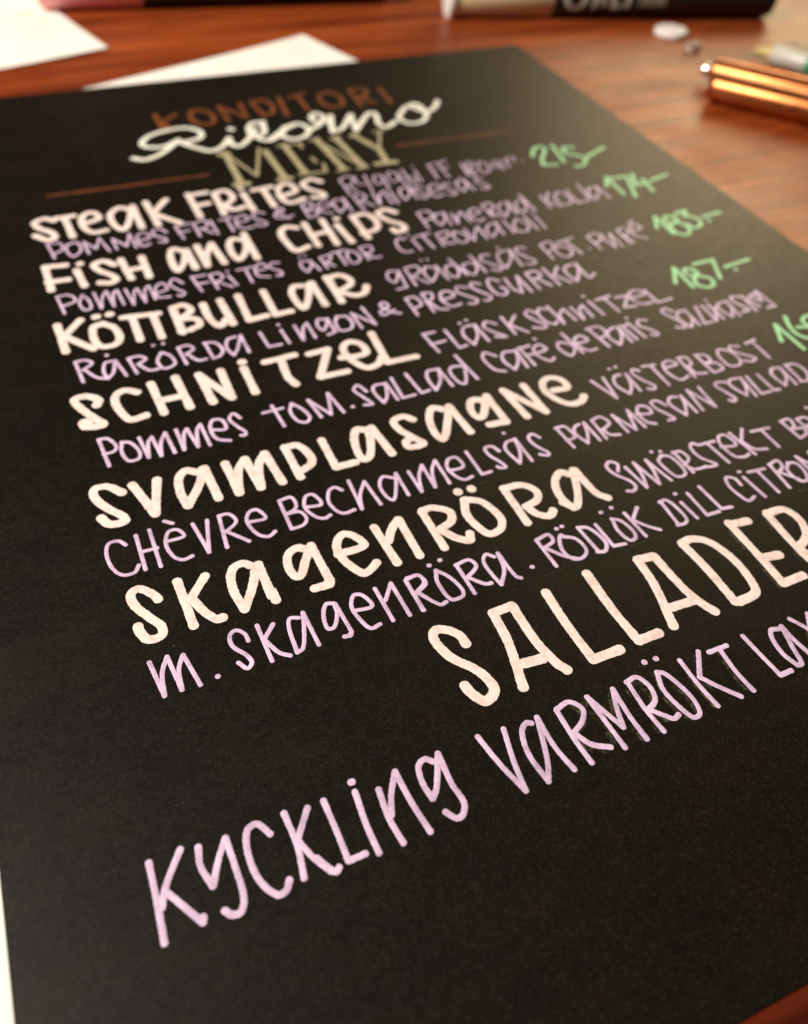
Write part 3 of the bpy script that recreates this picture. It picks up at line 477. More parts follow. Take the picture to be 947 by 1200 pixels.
 '24.37,199.58 23.40,198.31 21.83,198.26 21.07,200.09 21.30,203.49 22.68,205.84 24.63,206.00 25.53,204.72; 26.32,198.05 26.38,206.07; 28.69,197.64 28.85,206.29; 26.35,202.05 29.13,202.15; 30.70,201.31 33.89,201.11 33.16,199.29 31.61,199.27 30.65,201.94 31.36,205.18 32.69,206.23 34.22,205.95; 31.49,196.55 32.76,197.58; 35.91,198.92 36.99,206.18! 38.44,198.98; 40.60,198.67 40.08,206.22; 40.60,198.67 42.33,198.87 43.11,200.99 40.96,202.73; 40.84,202.60 42.29,204.27 43.96,206.22; 45.03,201.97 48.10,202.10 47.20,199.59 45.72,199.81 44.83,201.89 45.83,205.32 47.44,206.38 48.80,205.66; 51.56,198.99 51.59,206.15; 51.56,198.99 53.80,198.88 54.17,200.83 53.46,201.97 51.61,202.52; 51.61,202.52 54.19,202.81 54.80,204.80 53.79,206.00 51.73,206.21; 55.59,202.17 58.39,202.44 57.81,199.68 56.36,199.61 55.39,202.24 56.48,204.98 57.85,205.87 59.01,205.48; 63.11,200.47 62.02,199.32 60.78,199.83 59.81,202.51 60.51,205.13 61.56,205.99 63.52,205.81; 65.04,198.63 64.78,206.15! 65.73,202.83 67.71,199.88! 68.41,206.25; 73.09,200.83 71.35,199.93 69.99,201.92 70.12,204.91 71.03,206.12 72.80,202.98 74.03,199.92! 74.07,205.92; 76.45,200.31 76.67,206.03! 77.87,202.13 79.54,199.66! 79.50,205.86! 80.87,201.46 82.46,199.34! 82.47,205.88; 83.71,202.89 86.83,202.76 86.62,200.04 85.00,199.97 83.81,202.05 84.46,204.87 85.58,206.05 87.25,205.76; 89.14,199.27 89.28,205.91! 91.23,205.87; 95.34,201.42 94.50,199.63 93.04,199.74 92.97,201.78 94.17,204.36 94.47,205.79 93.14,205.55 93.00,205.08; 99.26,199.46 97.74,199.73 96.75,201.56 97.50,205.87! 98.98,203.21 99.91,199.31! 100.08,206.04; 98.56,197.06 98.71,197.17; 104.83,200.80 103.82,199.29 102.60,200.14 102.84,202.46 104.25,205.18 103.86,205.85 102.39,205.02'),
('dish_description', 'lilac', 0.8, 'lilac fine lettering PARMESAN SALLAD',
 '109.34,199.50 109.84,205.62; 109.17,199.44 111.19,199.61 111.75,201.83 111.55,203.18 109.53,203.39; 114.40,200.09 113.03,200.58 112.19,202.28 113.11,205.56! 114.54,203.15 115.60,199.95! 115.87,205.74; 117.50,200.18 117.37,205.73; 117.41,199.97 119.79,199.66 120.53,201.89 117.98,203.27; 118.20,203.47 118.72,204.98 120.63,205.69; 122.66,205.58 122.42,200.03! 124.64,205.57! 126.33,199.84! 126.88,205.52; 127.40,201.56 130.69,202.34 130.91,200.41 129.34,199.53 128.05,201.07 128.01,204.23 129.57,205.51; 135.08,201.32 133.95,199.36 132.58,199.48 132.45,201.47 133.77,204.08 134.16,205.60 132.73,205.50; 138.91,199.85 137.51,199.46 136.06,201.12 137.20,205.52! 139.10,202.55 139.95,199.84! 139.95,205.44; 141.59,205.43 142.45,198.71! 144.90,205.41! 145.47,198.84; 152.27,199.47 150.44,198.81 149.34,199.59 149.95,201.76 150.72,204.60 149.79,205.39 149.10,204.64; 155.68,199.25 153.61,199.16 152.57,200.76 153.73,204.74! 155.59,202.19 156.46,199.33! 155.64,205.56; 158.03,199.43 157.27,205.39! 159.71,205.44; 160.87,199.65 160.77,205.37! 162.13,205.54; 167.10,199.43 165.46,199.18 163.98,200.90 164.22,204.99! 166.57,202.51 167.47,199.43! 166.89,205.43; 169.35,199.06 168.88,204.82; 169.55,199.13 171.87,199.76 172.13,202.96 170.33,205.21 168.45,205.00'),
('price', 'green', 1.05, 'green price 169 running off the right of the view',
 '174.87,191.57 178.07,185.72! 177.85,195.79; 182.66,183.96 180.92,187.50 180.47,190.78 181.93,192.81 184.70,191.90 184.88,189.28 182.56,188.46; 189.67,187.44 188.63,185.49 185.76,186.47 185.63,188.77 188.29,188.93 190.07,186.39! 188.12,192.73; 192.53,188.05 199.76,187.76'),
('dish_heading', 'cream', 1.65, 'cream brush lettering SKAGENRÖRA',
 '27.02,212.82 26.43,211.52 24.51,209.60 23.16,210.24 23.24,212.48 24.98,215.78 26.39,218.17 26.08,219.85 24.01,219.85 23.07,217.94 23.01,216.84; 30.62,210.33 31.04,219.90; 35.11,210.88 31.90,214.54; 32.24,215.33 33.51,218.40 34.83,220.03 35.70,220.00; 42.60,211.42 41.61,210.54 40.04,210.84 38.98,212.47 38.66,215.83 39.29,219.73! 41.52,216.17 43.13,212.78; 43.93,211.65 44.09,218.73; 44.36,217.88 44.47,219.86; 52.22,211.28 50.99,210.59 49.13,211.58 48.43,214.23 48.92,216.38 49.85,216.42 51.53,213.77 53.14,211.42; 53.48,210.91 53.95,219.15! 53.50,219.94! 51.01,219.88; 57.11,214.46 62.01,214.19 61.05,211.50 59.39,210.55 57.65,212.30 57.40,214.99 58.49,218.14 59.77,219.87 61.25,219.42 62.61,218.49; 65.16,210.97 65.87,219.83; 66.33,214.77 68.36,211.97 69.95,210.84! 70.10,219.78; 74.57,210.58 74.83,219.73; 74.75,210.42 76.90,210.43 79.30,212.39 78.65,214.47 75.72,215.64; 75.98,215.83 77.74,218.43 79.72,219.77 80.44,218.35; 83.04,210.71 81.91,214.32 82.77,218.34 83.82,219.78 86.23,219.21 87.30,216.85 85.88,212.27 83.41,210.71; 82.77,208.46 83.03,208.46; 85.48,208.65 85.75,208.65; 91.27,210.64 91.28,219.86; 91.43,210.70 94.86,211.09 96.72,213.30 95.92,215.36 92.94,216.26; 93.09,216.32 94.04,218.63 96.01,219.80 97.22,218.85; 104.89,211.81 103.51,210.78 101.15,212.87 100.27,216.52 101.08,219.65; 99.92,217.76 101.54,219.68 103.56,217.18 106.25,211.07; 106.57,211.20 106.75,215.13 107.21,218.17 108.54,219.81'),
('dish_description', 'lilac', 0.8, 'lilac fine lettering SMÖRSTEKT BRÖD',
 '114.30,214.47 115.26,212.72 114.10,211.64 112.83,212.76 113.31,215.03 114.97,217.47 115.22,219.09 114.20,219.97 112.98,219.60; 116.25,214.04 117.04,220.13! 118.12,217.10 118.48,213.55! 119.90,220.20! 120.98,216.61 121.21,213.76! 122.62,220.20; 124.86,213.88 123.49,214.89 123.69,218.15 124.51,219.93 126.39,219.70 126.84,216.79 126.29,214.58 124.75,213.73; 123.59,212.20 123.73,212.25; 125.36,212.75 125.50,212.81; 127.81,213.81 128.02,219.92; 127.48,213.96 129.28,214.19 129.60,216.40 127.59,217.64; 127.66,217.82 128.89,219.35 131.32,219.57; 133.88,213.96 132.90,213.03 131.80,214.19 131.98,217.01 133.81,219.76 132.00,219.83 131.32,219.46; 134.12,213.94 137.60,214.10; 135.86,214.30 136.49,220.17; 137.89,216.01 141.21,216.57 141.04,213.49 139.52,213.22 138.37,214.96 138.74,219.16 140.74,220.02 141.96,219.64; 142.18,213.22 143.10,220.18; 145.52,213.11 143.26,215.75; 142.97,215.93 143.99,218.85 146.44,219.76; 146.82,214.47 151.17,214.79; 149.16,214.93 149.16,220.10; 154.89,214.09 155.25,219.63; 154.89,214.09 157.06,214.10 156.63,216.22 155.23,216.71; 155.77,216.91 157.96,217.42 157.57,218.92 155.25,219.63; 158.59,214.84 159.05,220.46; 158.71,214.71 160.77,214.86 161.09,216.67 159.09,217.25; 159.34,217.51 161.59,219.82; 164.50,214.58 163.23,215.95 163.34,218.99 165.17,219.67 166.50,217.76 165.53,215.08 164.50,214.58; 163.14,212.53 163.37,212.56; 165.44,212.75 165.63,212.76; 168.35,214.76 168.29,220.05; 168.35,214.76 171.11,215.58 171.45,218.36 168.51,219.83'),
('dish_description', 'lilac', 0.82, 'lilac fine lettering M. SKAGENRÖRA',
 '23.30,223.96 24.19,230.46! 24.70,226.53 25.97,223.93! 26.77,230.40! 27.17,226.68 28.30,224.51! 29.48,230.58; 32.13,230.09 32.29,230.12; 38.17,225.70 38.00,224.27 36.88,223.11 35.76,223.75 35.64,225.76 37.19,228.11 37.59,229.65 36.72,230.42 35.68,228.95; 40.20,223.44 40.50,230.54; 42.64,224.11 40.69,226.17; 40.65,226.76 41.97,229.50 43.39,230.66; 46.79,224.45 45.38,224.08 44.71,225.96 44.53,230.52! 45.61,230.07 46.87,226.81 47.70,223.72! 48.08,230.42; 52.88,223.81 51.68,223.54 50.52,225.66 50.39,228.13 51.43,228.17 52.77,225.79 52.93,223.83; 53.11,224.02 53.66,229.93! 53.25,230.60! 52.25,230.46; 55.31,226.41 58.52,226.60 57.82,224.00 56.50,223.49 55.35,225.67 55.90,228.90 56.78,230.54 58.41,230.33; 60.25,223.49 60.61,230.45; 61.00,226.34 63.13,223.42! 63.53,230.48; 65.65,223.79 66.02,230.43; 65.70,223.69 68.05,223.59 68.57,225.53 66.27,226.84; 66.55,226.94 67.47,228.29; 65.66,223.94 65.88,230.40; 66.03,223.47 68.14,223.56 68.40,225.21 66.49,226.67; 66.54,226.77 67.94,229.08 69.10,230.43 70.16,230.26; 71.30,223.76 70.51,226.03 71.09,230.04 73.17,230.19 73.71,228.89 72.80,225.78 71.28,223.67; 70.56,222.30 70.79,222.31; 72.76,221.94 73.01,221.91; 75.04,223.96 75.31,230.39; 74.90,223.90 77.59,223.68 78.13,225.36 75.56,227.06; 75.84,227.17 77.83,229.29 78.91,229.51; 81.98,224.65 80.82,223.64 79.74,225.06 79.85,228.03 80.29,230.45! 82.27,227.73 82.94,224.16! 83.44,229.76 84.13,230.40; 86.95,229.00 87.15,229.03'),
('dish_description', 'lilac', 0.82, 'lilac fine lettering RÖDLÖK DILL CITRON',
 '90.72,224.09 91.05,230.38; 90.79,223.99 93.38,223.64 93.44,225.23 91.04,226.07; 91.53,226.48 93.56,228.92 95.45,230.30; 95.39,222.95 95.57,222.98; 96.60,222.82 96.77,222.84; 95.74,225.13 95.49,224.49 94.59,225.49 93.90,227.87 94.72,230.14 96.63,230.32 97.94,229.00 97.49,226.25 95.79,225.06; 99.20,224.09 99.72,230.12; 99.20,224.09 100.99,224.87 102.07,228.82 100.97,230.52 99.46,230.24; 102.67,224.64 102.92,230.12! 105.17,230.46; 106.30,224.72 105.72,227.05 106.41,230.04 107.68,229.99 108.25,228.48 107.52,225.52 106.15,224.52; 105.11,222.47 105.35,222.47; 107.59,222.17 107.77,222.19; 109.21,224.18 109.73,230.28; 112.25,223.80 109.55,226.29; 109.86,226.41 111.43,228.41 113.09,229.97; 117.29,224.11 117.00,230.08; 116.99,224.25 118.48,224.17 119.16,226.05 119.28,229.45 118.38,230.28 116.70,230.20; 120.85,225.71 121.26,230.06; 121.00,223.44 121.22,223.48; 123.42,224.21 123.49,230.11! 126.21,230.18; 126.65,223.57 127.07,229.79! 129.20,230.11; 134.65,226.06 134.61,224.23 133.17,223.43 132.24,225.56 132.66,228.74 133.34,230.00 135.05,229.50; 136.52,224.59 137.02,230.25; 136.56,223.03 136.80,223.06; 138.29,223.78 142.02,224.12; 140.22,224.14 140.31,230.24; 143.75,223.70 143.15,230.04; 143.57,223.63 146.01,223.19 145.86,224.92 143.71,226.09; 144.23,226.02 145.96,228.15 146.63,228.92; 147.36,224.78 146.08,226.07 146.34,229.23 147.90,229.66 149.07,227.73 149.09,225.16 147.51,224.46; 150.40,229.29 150.45,223.65! 152.84,229.15! 153.84,223.53'),
('section_heading', 'cream', 1.75, 'large cream brush lettering SALLADER',
 '69.52,238.71 69.34,237.06 67.97,235.37 66.12,234.64 65.18,236.00 66.17,239.95 68.99,243.66 70.04,247.02 69.26,248.36 67.69,248.82 66.34,246.78 66.03,245.34; 74.19,248.89 75.87,241.14 76.26,235.03! 79.88,234.91! 80.10,242.36 81.09,246.97 82.04,248.78; 76.23,245.25 79.49,245.55; 86.46,234.63 86.39,241.62 86.83,248.69! 91.88,248.69; 95.08,233.67 95.06,241.75 95.60,248.41! 99.57,248.37; 102.62,248.17 104.63,240.02 105.10,234.32! 108.27,234.68! 108.95,242.72 109.93,246.36 110.95,248.33; 104.74,244.97 108.99,245.15; 115.44,248.03 115.38,240.55 114.79,234.06! 117.10,233.82 119.68,235.66 121.19,240.66 120.87,245.84 119.85,247.75 115.98,248.24; 125.96,233.19 126.02,240.89 125.91,247.91! 130.38,247.81; 125.91,233.58 129.70,234.03; 126.28,242.09 129.67,242.58; 134.24,233.97 133.86,242.53 134.39,248.74; 134.36,233.84 138.06,234.22 139.08,237.32 137.52,240.82 134.05,242.60; 133.98,242.69 135.27,245.57 137.59,247.56'),
('dish_heading', 'lilac', 1.0, 'large lilac lettering KYCKLING',
 '17.25,253.21 17.23,258.01 17.07,263.20; 21.29,253.06 18.59,256.86 17.62,259.16; 18.57,257.57 21.80,262.70! 22.01,262.10; 23.47,253.65 23.16,256.11 24.00,259.05! 25.47,256.16 26.97,253.85! 27.20,258.38 27.18,261.86 26.39,263.32 25.30,263.20 24.59,262.40; 32.50,255.57 31.26,253.62 29.84,254.00 29.13,256.76 29.51,260.52 31.05,263.11 32.22,263.10 33.03,261.98; 34.97,253.62 35.27,258.37 34.80,262.48; 38.11,254.09 35.77,257.32; 35.59,257.88 36.69,260.50 38.23,263.01; 37.06,260.78 38.73,263.34 39.34,262.94; 40.39,254.00 40.59,257.85 40.73,262.67! 43.10,262.66; 44.78,254.44 44.55,259.16 44.72,263.24; 44.68,252.99 45.00,253.02; 47.88,255.37 47.67,259.47 48.16,263.26; 48.12,259.32 49.32,256.47 50.97,253.84! 51.32,258.64 52.05,263.28; 56.52,254.56 55.57,253.74 54.31,254.38 53.84,256.94 54.21,259.32! 55.30,258.23 57.64,253.67! 57.54,258.45 57.93,261.52 57.01,262.91 56.03,262.97 55.04,261.67'),
('dish_heading', 'lilac', 0.95, 'large lilac lettering VARMRÖKT beside KYCKLING',
 '64.06,253.53 65.17,258.70 66.62,263.24! 67.12,258.77 68.13,253.84; 72.42,254.60 71.68,254.23 70.42,255.26 69.62,258.69 70.22,263.24! 71.59,260.59 73.62,254.03! 73.70,259.23 74.53,263.12; 76.90,254.17 76.98,259.44 77.37,263.19; 77.00,254.01 79.38,253.64 80.68,255.37 79.63,257.05 77.30,258.31; 77.55,258.53 78.84,260.76 81.25,262.22; 83.13,263.06 82.75,258.31 82.37,253.94! 84.70,260.26! 85.68,256.90 86.80,254.28! 86.62,259.08 86.89,263.15; 89.57,254.13 89.49,259.03 89.96,263.05; 89.41,254.06 91.41,253.89 92.38,256.09 91.75,258.32 89.83,259.25; 90.11,259.40 91.56,260.95 92.64,261.95 93.69,261.64; 94.96,254.36 94.04,257.05 94.44,260.17 95.45,262.83 96.76,262.72 97.32,260.35 96.71,257.11 95.79,254.86 94.87,254.39; 94.03,252.11 94.23,252.12; 96.13,252.24 96.33,252.25; 99.57,253.93 99.66,258.63 100.15,262.70; 103.39,253.67 101.00,257.11; 100.65,257.56 102.35,260.04 104.56,262.76; 104.89,254.44 108.40,254.46; 106.88,254.69 106.67,259.03 107.03,262.65'),
('dish_heading', 'lilac', 0.95, 'large lilac lettering starting LA at the right of the view',
 '112.07,254.00 112.44,258.16 112.87,262.09! 115.10,262.05; 118.76,255.14 117.22,254.83 116.25,256.39 115.96,259.20 116.69,261.70! 117.58,261.63 118.29,258.67 119.42,254.83! 119.54,257.70 120.10,261.02; 121.70,254.20 122.97,256.43 124.32,259.96; 125.34,254.47 123.57,257.04 121.76,260.05'),
('title_lettering', 'copper', 1.45, 'copper brown block lettering along the top of the menu',
 '65.44,26.51 65.56,37.46; 71.38,28.25 66.11,33.08; 66.29,33.55 68.49,38.61; 79.97,27.11 76.87,27.24 75.58,32.63 77.39,37.53 80.71,37.81 82.36,33.62 81.49,28.00 79.49,26.68; 86.20,37.60 85.95,25.88! 92.41,36.57! 93.03,25.66; 96.77,25.22 97.85,36.72; 96.77,25.22 101.40,25.01 102.58,30.69 100.82,35.39 97.85,36.72; 106.59,24.16 104.96,38.80; 109.98,24.76 116.04,22.99; 112.91,24.81 112.81,37.05; 124.31,24.05 120.34,25.65 119.00,31.24 120.62,36.00 124.98,35.28 126.38,28.96 124.02,23.97; 131.33,24.41 130.72,37.70; 131.33,24.41 136.54,24.57 135.52,29.65 131.29,31.63; 132.51,31.50 135.59,36.78; 142.04,25.79 141.11,38.37'),
('title_script', 'white', 1.75, 'white looping script lettering over the title',
 '53.42,54.91 56.38,56.80 61.60,54.10 67.85,47.48; 68.32,46.57 63.61,49.67 58.77,48.84 57.47,46.14 60.51,41.59 66.49,38.96 72.58,38.87 75.80,42.82 74.57,47.14 68.91,48.71; 68.86,48.95 72.33,53.60 75.88,56.59 79.68,54.56 82.93,49.66; 82.93,49.66 82.63,53.78 84.24,55.95 88.00,52.51 92.26,45.69; 84.95,43.24 85.45,43.93; 96.19,41.26 92.32,41.53 90.04,46.40 90.78,50.69 94.07,49.24 95.72,41.83; 91.15,49.45 91.80,53.00 94.13,54.63 98.49,51.65 100.75,48.22; 94.91,53.89 100.62,48.55 105.71,45.58; 101.09,47.99 98.82,52.38 101.13,55.90 105.55,54.81 108.23,50.40 106.29,45.61 101.03,47.28; 107.62,51.32 112.67,47.92 115.61,43.04 114.06,39.65 111.86,41.94 112.12,46.05 115.77,45.99 115.74,50.25; 118.10,42.60 114.65,54.39! 118.03,53.04 124.60,43.76! 122.10,55.37! 130.58,44.47 132.56,45.05 130.77,53.29 132.20,55.84 136.58,52.84; 143.11,44.35 138.81,50.58 140.50,55.45 145.12,55.07 148.69,50.06 148.57,41.61 143.28,43.94; 146.02,42.89 149.42,48.46 154.06,45.52 156.83,41.31'),
('title_lettering', 'khaki', 1.9, 'khaki gold serif lettering below the script',
 '79.12,58.99 78.45,79.63; 77.41,59.72 79.96,59.88; 76.74,79.31 80.26,79.64; 90.78,61.29 91.11,80.20; 89.26,80.20 92.49,80.06; 97.29,58.96 97.56,78.31; 107.87,58.20 108.99,79.49; 113.86,58.66 115.14,79.59; 119.89,58.43 123.81,70.29! 122.65,79.46; 119.35,79.06 125.28,79.40'),
('title_lettering', 'khaki', 0.9, 'thin khaki gold strokes of the serif lettering',
 '79.65,61.03 83.97,75.87! 89.53,58.99; 95.22,59.24 102.34,59.18! 101.86,62.30; 95.49,78.84 103.54,79.23! 104.42,74.43; 102.51,69.50 102.80,72.69; 105.74,58.49 108.70,57.51; 106.84,80.02 110.32,79.66; 107.98,59.56 114.60,78.81; 112.22,59.11 115.51,58.21; 112.96,80.12 116.16,79.90; 123.81,70.29 129.07,57.73; 126.98,58.08 130.86,57.56; 118.44,59.09 121.61,57.85'),
('rule', 'copper', 0.9, 'copper brown rule left of the title',
 '27.65,70.56 43.28,71.03 65.19,71.13 71.02,71.34'),
('rule', 'copper', 0.9, 'copper brown rule right of the title',
 '130.42,69.61 144.93,69.71 163.70,69.96 169.59,69.74'),
]


def catmull(pts, step):
    out = []
    n = len(pts)
    for i in range(n - 1):
        p0 = pts[i - 1] if i > 0 else pts[i] * 2 - pts[i + 1]
        p1, p2 = pts[i], pts[i + 1]
        p3 = pts[i + 2] if i + 2 < n else pts[i + 1] * 2 - pts[i]
        # centripetal-ish tension keeps handwriting from overshooting
        L = (p2 - p1).length
        k = max(2, int(L / step))
        m1 = (p2 - p0) * (L / max(1e-6, (p2 - p1).length + (p1 - p0).length))
        m2 = (p3 - p1) * (L / max(1e-6, (p3 - p2).length + (p2 - p1).length))
        for j in range(k):
            t = j / k
            t2, t3 = t * t, t * t * t
            out.append(p1 * (2 * t3 - 3 * t2 + 1) + m1 * (t3 - 2 * t2 + t) + p2 * (-2 * t3 + 3 * t2) + m2 * (t3 - t2))
    out.append(pts[-1])
    return out


def resample(pts, step):
    acc = [0.0]
    for a, c in zip(pts, pts[1:]):
        acc.append(acc[-1] + (c - a).length)
    tot = acc[-1]
    n = max(1, int(tot / step))
    out, j = [], 0
    for i in range(n + 1):
        s = tot * i / n
        while j < len(acc) - 2 and acc[j + 1] < s:
            j += 1
        seg = acc[j + 1] - acc[j]
        f = 0 if seg < 1e-9 else (s - acc[j]) / seg
        out.append(pts[j].lerp(pts[j + 1], f))
    return out, tot


def ribbon(bm, pts, width, seed, thick, z0):
    """one stroke of a paint marker: a low domed ribbon with round ends"""
    r = width / 2
    if len(pts) == 1:
        pts = [pts[0], pts[0] + Vector((0.05, 0))]
    step = max(0.12, r * 0.22)
    pts, tot = resample(pts, step)
    path = []
    t0 = (pts[1] - pts[0]).normalized()
    t1 = (pts[-1] - pts[-2]).normalized()
    for k in (1.0, 0.93, 0.75, 0.5, 0.25):
        path.append((pts[0] - t0 * r * k, t0, math.sqrt(max(0, 1 - k * k)), -k * r))
    s = 0.0
    for i, p in enumerate(pts):
        a = pts[max(0, i - 1)]
        c = pts[min(len(pts) - 1, i + 1)]
        t = (c - a)
        t = t.normalized() if t.length > 1e-9 else t0
        path.append((p, t, 1.0, s))
        s += step
    for k in (0.25, 0.5, 0.75, 0.93, 1.0):
        path.append((pts[-1] + t1 * r * k, t1, math.sqrt(max(0, 1 - k * k)), s + k * r))
    rows = []
    for p, t, f, sd in path:
        nrm = Vector((-t.y, t.x))
        nl = noise.noise(Vector((sd * 1.7 / max(0.6, r), seed * 3.1, 0.3)))
        nr = noise.noise(Vector((sd * 1.7 / max(0.6, r), seed * 3.1, 7.7)))
        nl += 0.6 * noise.noise(Vector((sd * 4.5, seed * 3.1, 1.3)))
        nr += 0.6 * noise.noise(Vector((sd * 4.5, seed * 3.1, 9.7)))
        slow = noise.noise(Vector((sd * 0.22, seed * 5.3, 2.2)))
        # the nib lays more paint where a stroke starts and stops
        endb = 0.10 * math.exp(-max(0, sd) / (1.3 * width)) + 0.10 * math.exp(-max(0, tot - sd) / (1.3 * width)) - 0.04
        hw = max(0.004, f) * r * (1 + endb + 0.10 * slow)
        l = hw * (1 + 0.10 * nl)
        q = hw * (1 + 0.10 * nr)
        ft = thick * (0.35 + 0.65 * f)
        row = []
        for off, h in ((l, 0.004), (l * 0.72, 0.62 * ft), (0.0, ft), (-q * 0.72, 0.62 * ft), (-q, 0.004)):
            v = p + nrm * off
            row.append(bm.verts.new(W(v.x, v.y, CARD_TOP + z0 + h)))
        rows.append(row)
    for a, c in zip(rows, rows[1:]):
        for k in range(4):
            bm.faces.new((a[k], a[k + 1], c[k + 1], c[k]))


def split_stroke(txt):
    runs, cur = [], []
    for tok in txt.split():
        sharp = tok.endswith('!')
        x, y = tok.rstrip('!').split(',')
        v = Vector((float(x), float(y)))
        cur.append(v)
        if sharp:
            runs.append(cur)
            cur = [v]
    if len(cur) > 1 or not runs:
        runs.append(cur)
    return runs


def letter_part(name, colour, width, label, strokes, thick=0.035):
    bm = bmesh.new()
    for i, st in enumerate(strokes.split(';')):
        for run in split_stroke(st):
            pts = catmull(run, 0.15) if len(run) > 1 else run
            ribbon(bm, pts, width, random.random() * 50, thick, 0.002 + random.random() * 0.006)
    o = link(name, bm, INK[colour], card, label=label)
    return o


for part, colour, width, label, strokes in LETTERING:
    letter_part(part, colour, width * {'lilac': 0.86, 'cream': 0.93}.get(colour, 1.0), label, strokes)


# faint pencil: ruled guide lines and the sketch under the big lines
def pencil_ribbon(bm, pts, width, z):
    pts, tot = resample(pts, 0.5)
    rows = []
    for i, p in enumerate(pts):
        t = (pts[min(len(pts) - 1, i + 1)] - pts[max(0, i - 1)]).normalized()
        nrm = Vector((-t.y, t.x)) * width / 2
        rows.append([bm.verts.new(W(*(p + nrm), CARD_TOP + z)), bm.verts.new(W(*(p - nrm), CARD_TOP + z))])
    for a, c in zip(rows, rows[1:]):
        bm.faces.new((a[0], a[1], c[1], c[0]))


GUIDES = [
    '81.36,232.16 95.57,230.83 128.24,231.81 146.45,231.46',
    '92.79,212.57 101.19,212.66 119.53,213.37',
    '113.21,206.62 137.39,204.85 169.84,205.86',
    '116.99,238.72 138.61,240.03',
    '83.04,207.94 94.56,207.98',
]
for g in GUIDES:
    bm = bmesh.new()
    pts = [Vector(map(float, q.split(','))) for q in g.split()]
    pencil_ribbon(bm, pts, 0.11, 0.0025)
    link('pencil_guideline', bm, M_pencil, card)
bm = bmesh.new()
for part, colour, width, label, strokes in LETTERING:
    if 'SALLADER' in label or 'VARM' in label or 'LA at' in label:
        for k, st in enumerate(strokes.split(';')[(8 if 'SALLADER' in label else 3):]):
            for run in split_stroke(st):
                if len(run) > 1:
                    off = Vector((-0.75, 0.35)) if 'SALLADER' not in label else Vector((-1.25, 0.15))
                    wob = Vector((random.uniform(-0.25, 0.25), random.uniform(-0.3, 0.3)))
                    line = [p + off + wob for p in catmull(run, 0.3)]
                    for j, w in enumerate((0.30, 0.22, 0.16)):
                        sh = Vector((0.32 * j - 0.2 + random.uniform(-0.1, 0.1), random.uniform(-0.3, 0.3)))
                        cut = int(len(line) * random.uniform(0.0, 0.25))
                        pencil_ribbon(bm, [p + sh + Vector((0.12 * noise.noise(Vector((p.x * 0.4, p.y * 0.4, j + k))), 0)) for p in line[cut:]], w, 0.0012 + 0.0004 * j)
link('pencil_sketch', bm, M_pencil, card)

# pale yellow try-out dabs on the sheet under the pink cap
M_yellow = mat('pale_yellow_paint', (0.72, 0.66, 0.34), 0.6)
nt, b = nodes(M_yellow)
g = noise_tex(nt, 300, 3, 0.7)
al = ramp(nt, g.outputs['Fac'], [(0.35, (0, 0, 0)), (0.65, (0.6,) * 3)])
nt.links.new(al.outputs['Color'], b.inputs['Alpha'])
for run in (((35, -79.5), (39, -81.5), (43, -85)), ((44, -71), (47, -73.2), (51, -73.6)), ((31.5, -44.5), (34, -42.2))):
    bm = bmesh.new()
    pencil_ribbon(bm, [Vector(q) for q in run], 2.6, 0.15 - CARD_TOP)
    link('paint_dab', bm, M_yellow, test_sheet)

# ------------------------------------------------------------------ markers along the far edge
def marker(p, q, r, cap_m, cap_len, length, label, writing, ring):
    d = (Vector(q) - Vector(p)).normalized()
    root = axis_empty('marker', p, q, r)
    thing(root, label, 'marker', 'chunky black barrelled markers at the far side of the table')
    c = lathe([(0, 0), (0, r * 0.86), (0.8, r * 0.95), (2, r), (cap_len - 0.6, r), (cap_len, r - 0.35), (cap_len, r - 1.2)])
    sharpen(link('cap', c, cap_m, root))
    bl = cap_len
    bdy = lathe([(bl - 0.3, r - 1.2), (bl - 0.3, r - 0.25), (bl + 0.5, r - 0.1), (length - 3.5, r - 0.1), (length - 1.2, r - 0.7), (length - 0.2, r - 2.2), (length, r - 3.4), (length, 0)])
    sharpen(link('barrel', bdy, M_black, root))
    if ring:
        rg = lathe([(-0.9, 0), (-0.9, r * 0.98), (-0.4, r * 1.17), (1.3, r * 1.17), (1.6, r * 1.02)])
        sharpen(link('end_plug', rg, M_whitepl, root))
    if writing:
        # big hand-printed characters wrapped on the barrel; only their lower halves reach the view
        pb = bmesh.new()
        R = (r + 0.05) * MM

        def on(a, s):
            th = s * MM / R
            return Vector((a * MM, -R * math.cos(th), R * math.sin(th)))

        def stroke(pts, w):
            for (a0, s0), (a1, s1) in zip(pts, pts[1:]):
                k = 6
                dx, dy = a1 - a0, s1 - s0
                L = math.hypot(dx, dy) or 1
                nx, ny = -dy / L * w / 2, dx / L * w / 2
                prev = None
                for i in range(k + 1):
                    a, s = a0 + dx * i / k, s0 + dy * i / k
                    cur = [pb.verts.new(on(a + nx, s + ny)), pb.verts.new(on(a - nx, s - ny))]
                    if prev:
                        pb.faces.new((prev[0], prev[1], cur[1], cur[0]))
                    prev = cur
        for st, w in writing:
            stroke([(a, q - 4.2) for a, q in st], w)
        bmesh.ops.recalc_face_normals(pb, faces=pb.faces)
        link('printed_writing', pb, M_print, root)
        gb = bmesh.new()
        prev = None
        for i in range(9):
            s = -1.6 + 7 * i / 8
            cur = [gb.verts.new(on(cap_len + 36, s)), gb.verts.new(on(cap_len + 48, s))]
            if prev:
                gb.faces.new((prev[0], prev[1], cur[1], cur[0]))
            prev = cur
        link('printed_panel', gb, M_printgrey, root)
    return root


def arc(cx, cy, rx, ry, a0, a1, n=14):
    return [(cx + rx * math.cos(math.radians(a0 + (a1 - a0) * i / n)), cy + ry * math.sin(math.radians(a0 + (a1 - a0) * i / n))) for i in range(n + 1)]


